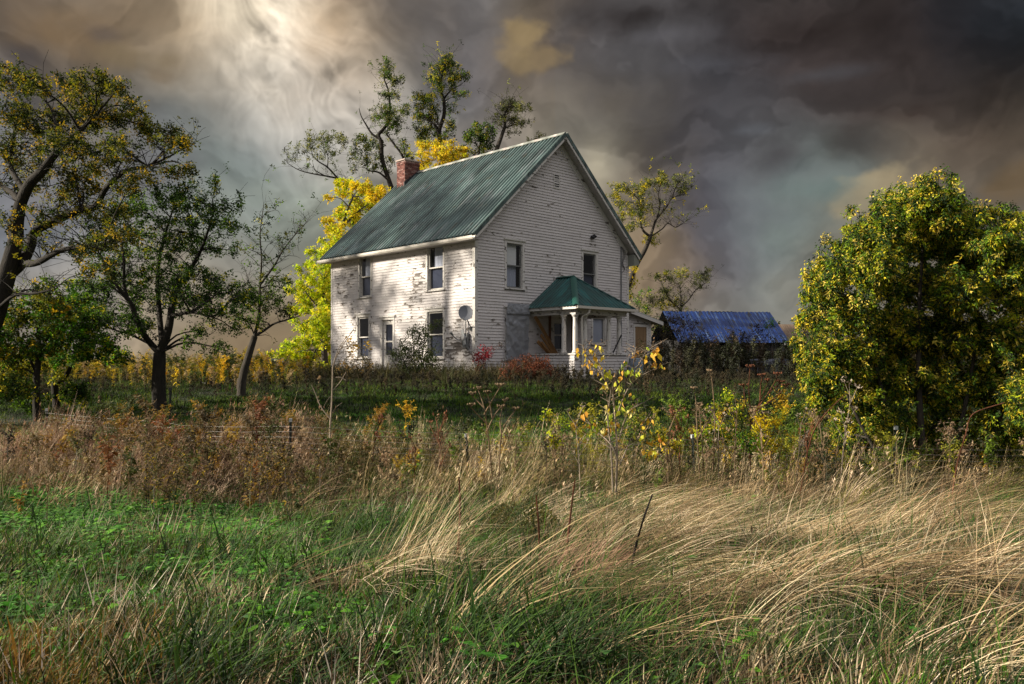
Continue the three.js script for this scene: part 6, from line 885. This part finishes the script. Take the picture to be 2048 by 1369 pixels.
{ // pale boards stacked on the ground
  const d = 40, c = P(1552, 720, d), y = groundY(c.x, -d), g = thing('board_pile', 'loose pile of pale bluish boards on trestles right of the barn', 'board pile', [c.x, y, -d], 0.1), r = rng(14), top = c.y - y;
  const pale = [[0.36, 0.4, 0.52], [0.26, 0.3, 0.42], [0.46, 0.48, 0.56]].map((q) => new THREE.MeshStandardMaterial({ color: rgb(...q), map: plankMap, roughness: 0.7 })), geo = box(0.62, 0.05, 0.2);
  for (let i = 0; i < 22; i++) { const m = part(g, 'board', geo, pale[i % 3]); m.position.set((r() - 0.5) * 1.9, top - 0.22 + Math.floor(i / 6) * 0.075, (r() - 0.5) * 1.0); m.rotation.set((r() - 0.5) * 0.15, (r() - 0.5) * 0.6, (r() - 0.5) * 0.2); }
  for (const x of [-0.8, 0.8]) part(g, 'trestle', mergeGeometries([boxMM(x - 0.05, x + 0.05, -0.1, top - 0.27, -0.5, -0.4), boxMM(x - 0.05, x + 0.05, -0.1, top - 0.27, 0.4, 0.5), boxMM(x - 0.06, x + 0.06, top - 0.36, top - 0.265, -0.6, 0.6)]), M.postWood);
}
{ // pale hoop leaning at the barn front
  const d = 46, c = P(1462, 738, d), y = groundY(c.x, -d), g = thing('metal_hoop', 'pale metal hoop standing in the dark in front of the barn', 'hoop', [c.x, y, -d], 0.1);
  part(g, 'ring', new THREE.TorusGeometry(0.42, 0.08, 8, 22, Math.PI * 1.15).rotateZ(-0.4).translate(0, c.y - y + 0.18, 0), std([0.45, 0.5, 0.58], { roughness: 0.6, metalness: 0.2 }));
  part(g, 'prop', boxMM(0.36, 0.5, -0.1, c.y - y + 0.1, -0.06, 0.06), std([0.4, 0.45, 0.52]));
}
{ // barrel at the porch
  const w = houseToWorld(6.1, 0, 3.05), y = groundY(w.x, w.z), g = thing('barrel', 'pale blue plastic barrel standing at the right corner of the porch', 'barrel', [w.x, y - 0.03, w.z]);
  const pr = [[0, 0], [0.26, 0], [0.29, 0.03], [0.3, 0.28], [0.315, 0.3], [0.3, 0.32], [0.3, 0.58], [0.315, 0.6], [0.3, 0.62], [0.29, 0.86], [0.27, 0.9], [0.25, 0.9], [0.25, 0.87], [0, 0.87]].map(([a, b]) => new THREE.Vector2(a, b));
  const bm = new THREE.MeshStandardMaterial({ color: rgb(0.36, 0.45, 0.58), map: roofMap, roughness: 0.5 }); part(g, 'drum', new THREE.LatheGeometry(pr, 24), bm); part(g, 'bung', new THREE.CylinderGeometry(0.03, 0.03, 0.03, 8).translate(0.15, 0.885, 0), M.metalDark);
}
growTree({ name: 'bare_thicket', label: 'dark leafless thicket of thin stems between the lean-to and the barn', category: 'thicket', seed: 88, ground: true, bark: M.barkGrey, leaf: 'tiny', leafSize: 1.6, pal: [[0.06, 0.05, 0.03], [0.10, 0.075, 0.04], [0.03, 0.03, 0.015]], leafMat: M.leafDry, deep: 1.2, perTwig: 1.3, tr: 0.008, mul: 1.6, crownName: 'foliage', trunkName: 'stem',
  limbs: [L([[1320, 770], [1318, 720], [1322, 650]], 43, 0.04, 0.015), L([[1340, 770], [1352, 710], [1370, 660]], 43, 0.03, 0.012), L([[1300, 770], [1298, 730], [1310, 690]], 43, 0.03, 0.012), L([[1375, 770], [1385, 730], [1400, 690]], 43, 0.03, 0.012)],
  blobs: [[1320, 660, 24, 30, 50], [1345, 690, 30, 34, 60], [1312, 710, 24, 34, 50], [1375, 700, 30, 34, 46], [1350, 740, 50, 24, 70], [1400, 735, 34, 24, 40], [1330, 640, 16, 12, 14], [1430, 745, 30, 16, 30], [1385, 660, 24, 22, 30], [1355, 640, 20, 16, 20], [1420, 690, 24, 18, 26]] });
growTree({ name: 'bare_thicket', label: 'dark scrub in front of the right half of the barn', category: 'thicket', seed: 89, ground: true, bark: M.barkDark, leaf: 'tiny', leafSize: 1.6, pal: [[0.03, 0.03, 0.015], [0.05, 0.03, 0.02]], leafMat: M.leafDry, deep: 1, perTwig: 1.6, tr: 0.008, mul: 1.5, crownName: 'foliage', trunkName: 'stem',
  limbs: [L([[1440, 775], [1440, 755], [1438, 735]], 36, 0.03, 0.012), L([[1540, 778], [1545, 758], [1550, 740]], 36, 0.03, 0.012)],
  blobs: [[1420, 762, 30, 12, 40], [1460, 765, 30, 12, 40], [1500, 768, 36, 12, 40], [1550, 762, 36, 14, 50], [1600, 765, 30, 14, 40], [1590, 745, 20, 10, 16], [1480, 680, 26, 26, 22, { d: 44, twigs: 2 }], [1520, 670, 24, 26, 22, { d: 44, twigs: 2 }], [1440, 700, 24, 18, 18, { d: 44, twigs: 2 }], [1545, 650, 12, 10, 10, { d: 44, pal: G.green }]] });
// loose planks inside the porch
{
  const PG = 'planks leaning inside the porch', put = (x0, y0, z0, x1, y1, z1, w, t, mat, label) => { const a = houseToWorld(x0, y0, z0), b = houseToWorld(x1, y1, z1), m = new THREE.Mesh(box(w, a.distanceTo(b), t), mat); m.name = numbered('plank'); const yv = b.clone().sub(a).normalize(), zv = V(Math.sin(TURN), 0, Math.cos(TURN)), xv = yv.clone().cross(zv).normalize(); m.quaternion.setFromRotationMatrix(new THREE.Matrix4().makeBasis(xv, yv, xv.clone().cross(yv))); m.position.copy(a).lerp(b, 0.5); m.castShadow = m.receiveShadow = true; scene.add(m); tag(m, label, 'plank', PG); };
  put(4.62, 0.44, 0.42, 3.0, 2.52, 0.30, 0.15, 0.04, M.plank, 'longest orange plank leaning diagonally inside the porch');
  put(4.45, 0.44, 0.52, 3.25, 1.78, 0.38, 0.12, 0.04, M.plank, 'middle-length plank leaning below the longest porch plank');
  put(4.30, 0.44, 0.62, 2.98, 1.50, 0.46, 0.14, 0.04, M.plank, 'lowest plank of the leaning planks in the porch, its top end blunt');
  put(4.22, 0.44, 0.70, 3.1, 1.46, 0.56, 0.10, 0.04, M.plank, 'narrow plank lying along the lowest leaning porch plank');
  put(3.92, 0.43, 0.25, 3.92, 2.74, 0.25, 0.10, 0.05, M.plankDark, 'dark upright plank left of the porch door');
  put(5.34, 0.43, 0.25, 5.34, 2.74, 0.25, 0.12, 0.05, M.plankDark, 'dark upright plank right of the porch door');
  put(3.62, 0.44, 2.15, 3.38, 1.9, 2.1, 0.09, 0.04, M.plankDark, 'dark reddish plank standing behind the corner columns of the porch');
  put(5.15, 1.03, 2.62, 5.75, 1.78, 2.58, 0.05, 0.03, M.metalDark, 'thin black bar leaning between the two right porch columns');
}
// plastic sheet over a window
{
  const p = houseToWorld(1.52, 0.72, 0.10), g = new THREE.PlaneGeometry(1.26, 2.28, 34, 60), a = g.attributes.position, pl = new THREE.MeshPhysicalMaterial({ color: rgb(0.36, 0.38, 0.43), roughness: 0.32, transmission: 0.35, thickness: 0, side: THREE.DoubleSide });
  for (let i = 0; i < a.count; i++) { const x = a.getX(i), y = a.getY(i); a.setZ(i, 0.03 * Math.sin((x * 0.9 + y) * 8 + fbm(x * 2, y * 2, 1, 3) * 6) * sstep(0.7, 0.3, y) + 0.035 * fbm(x * 4, y * 5, 3, 3) + (y > 0.7 ? 0.05 + 0.05 * fbm(x * 6, y * 9, 5, 3) : 0)); a.setX(i, x + 0.03 * fbm(y * 2, 4, x > 0 ? 1 : 9, 2)); }
  g.computeVertexNormals(); g.translate(0.63, 1.14, 0.06); const m = part(scene, numbered('plastic_sheet'), g, pl); m.position.copy(p); m.rotation.y = TURN; tag(m, 'grey plastic sheet stapled over the lower gable window left of the porch', 'plastic sheet');
}
// satellite dish and old aerial
{
  const c = P(931, 627, 32.05), g = thing('satellite_dish', 'grey satellite dish on an arm at the house corner', 'satellite dish', [c.x, c.y, c.z]), dm = std([0.17, 0.18, 0.21], { roughness: 0.5, side: THREE.DoubleSide });
  const bowl = new THREE.LatheGeometry([[0, 0], [0.1, 0.006], [0.2, 0.028], [0.27, 0.055], [0.283, 0.062], [0.285, 0.055], [0.27, 0.045], [0.2, 0.018], [0.1, -0.004], [0, -0.01]].map(([x, y]) => new THREE.Vector2(x, y)), 28); bowl.scale(0.95, 1, 1.08); bowl.rotateX(Math.PI / 2 - 0.35); bowl.rotateY(0.1);
  part(g, 'reflector', bowl, dm);
  const wall = houseToWorld(-0.06, 1.95, -0.18).sub(c); part(g, 'mast', tube([V(0, -0.05, -0.06), V(0.08, -0.3, -0.08), V(wall.x - 0.02, wall.y + 0.1, wall.z + 0.05), wall], 0.022, 0.022, 7, 12), M.metalGrey);
  part(g, 'feed_arm', tube([V(-0.02, -0.27, 0.02), V(-0.06, -0.26, 0.34)], 0.014, 0.014, 6), M.metalGrey); part(g, 'receiver', new THREE.CylinderGeometry(0.032, 0.026, 0.12, 10).rotateX(1.2).translate(-0.06, -0.22, 0.36), M.metalGrey);
  part(g, 'bracket', box(0.1, 0.16, 0.06).translate(wall.x, wall.y, wall.z), M.metalGrey);
}
{
  const c = houseToWorld(-0.3, 1.3, -0.9), g = thing('aerial', 'bent grey aerial with a flat plate low on the side wall by the corner', 'aerial', [c.x, c.y, c.z], TURN);
  part(g, 'boom', tube([V(-0.1, 0.42, 0), V(0.0, 0.28, 0.1), V(0.1, 0.1, 0.45), V(0.15, -0.3, 0.85), V(0.27, -0.75, 0.95)], 0.02, 0.018, 6, 18), M.metalGrey);
  part(g, 'plate', (() => { const b = box(0.03, 0.62, 0.14); b.rotateX(-0.28); b.translate(0.08, 0.32, 0.48); return b; })(), std([0.4, 0.42, 0.44]));
  part(g, 'feed_horn', new THREE.CylinderGeometry(0.05, 0.035, 0.14, 10).rotateZ(0.7).translate(-0.12, 0.46, 0), M.metalGrey);
}

// ───────────────────────── far things on the horizon ─────────────────────────
{
  const d = 190, c = P(572, 738, d), y = groundY(c.x, -d), g = thing('far_shed', 'tiny blue-grey shed far across the field', 'shed', [c.x, y, -d], 0.3);
  part(g, 'wall', boxMM(-2.4, 2.4, -0.2, 1.2, -2, 2), std([0.08, 0.12, 0.24])); part(g, 'roof', hex8([[-3.2, 1.2, 2.4], [3.2, 1.2, 2.4], [3.2, 1.2, -2.4], [-3.2, 1.2, -2.4], [-3.1, 1.9, 0.6], [3.1, 1.9, 0.6], [3.1, 1.9, -0.6], [-3.1, 1.9, -0.6]]), std([0.2, 0.25, 0.38], { roughness: 0.5 }));
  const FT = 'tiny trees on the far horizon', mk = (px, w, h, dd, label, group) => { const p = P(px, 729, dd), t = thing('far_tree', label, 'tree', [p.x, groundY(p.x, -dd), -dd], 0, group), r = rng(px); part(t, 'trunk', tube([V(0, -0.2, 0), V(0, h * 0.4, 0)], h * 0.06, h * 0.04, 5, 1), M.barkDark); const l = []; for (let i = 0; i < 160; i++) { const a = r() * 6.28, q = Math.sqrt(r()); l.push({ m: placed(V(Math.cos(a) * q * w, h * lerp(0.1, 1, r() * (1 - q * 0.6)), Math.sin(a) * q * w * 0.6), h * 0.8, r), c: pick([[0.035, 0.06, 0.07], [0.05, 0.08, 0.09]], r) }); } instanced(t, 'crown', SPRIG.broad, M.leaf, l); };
  mk(236, 5, 4.2, 330, 'larger of the two tiny bluish trees on the far horizon, left of the straight trunk', FT); mk(358, 4.5, 2.8, 330, 'smaller tiny bluish tree on the far horizon, right of the straight trunk', FT);
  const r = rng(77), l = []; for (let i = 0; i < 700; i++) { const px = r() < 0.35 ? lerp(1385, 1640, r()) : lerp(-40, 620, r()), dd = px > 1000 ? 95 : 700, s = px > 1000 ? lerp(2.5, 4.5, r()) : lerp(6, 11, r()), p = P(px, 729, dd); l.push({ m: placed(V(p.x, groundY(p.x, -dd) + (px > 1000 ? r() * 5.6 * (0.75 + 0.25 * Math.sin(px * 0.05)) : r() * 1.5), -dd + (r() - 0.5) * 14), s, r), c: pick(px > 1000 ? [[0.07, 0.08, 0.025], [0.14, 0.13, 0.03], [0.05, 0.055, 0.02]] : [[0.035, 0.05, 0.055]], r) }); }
  const w = instanced(scene, 'far_woods', SPRIG.broad, M.leaf, l); tag(w, 'low far treeline on the horizon behind field and barn', 'woods', null, 'stuff');
}
// trees outside the frame on the left whose crowns shade the roof and the side wall
for (const [x, z, h, rad, seed, label] of [[-26.8, -35.2, 19.5, 4.6, 5, 'tall tree out of sight to the left that shades the roof'], [-34.5, -37.5, 18, 5.2, 6, 'tall tree farthest out of sight to the left, shading the side wall'], [-25, -31, 16.5, 4.4, 7, 'tree nearest to the road out of sight to the left, shading the house corner']]) {
  const t = thing('shade_tree', label, 'tree', [x, groundY(x, z), z]), r = rng(seed), l = [], wood = [tube([V(0, -0.2, 0), V(0.2, h * 0.4, 0), V(0, h * 0.9, 0.2)], 0.35, 0.06, 8, 6)];
  const cl = []; for (let i = 0; i < 20; i++) { const a = r() * 6.28, q = Math.sqrt(r()) * rad, y = lerp(h * 0.32, h, r()); cl.push(V(Math.cos(a) * q * (1.15 - y / h * 0.6), y, Math.sin(a) * q * (1.15 - y / h * 0.6))); wood.push(tube([V(0.1, y * 0.75, 0), cl[i]], 0.07, 0.02, 4, 2)); }
  for (const c of cl) for (let i = 0; i < 66; i++) l.push({ m: placed(c.clone().add(V(r() - 0.5, r() - 0.5, r() - 0.5).multiplyScalar(2.0)), lerp(1.1, 1.9, r()), r), c: pick(G.olive, r) });
  part(t, 'trunk', merged(wood), M.barkDark); instanced(t, 'crown', SPRIG.broad, M.leaf, l);
}
renderer.render(scene, camera);
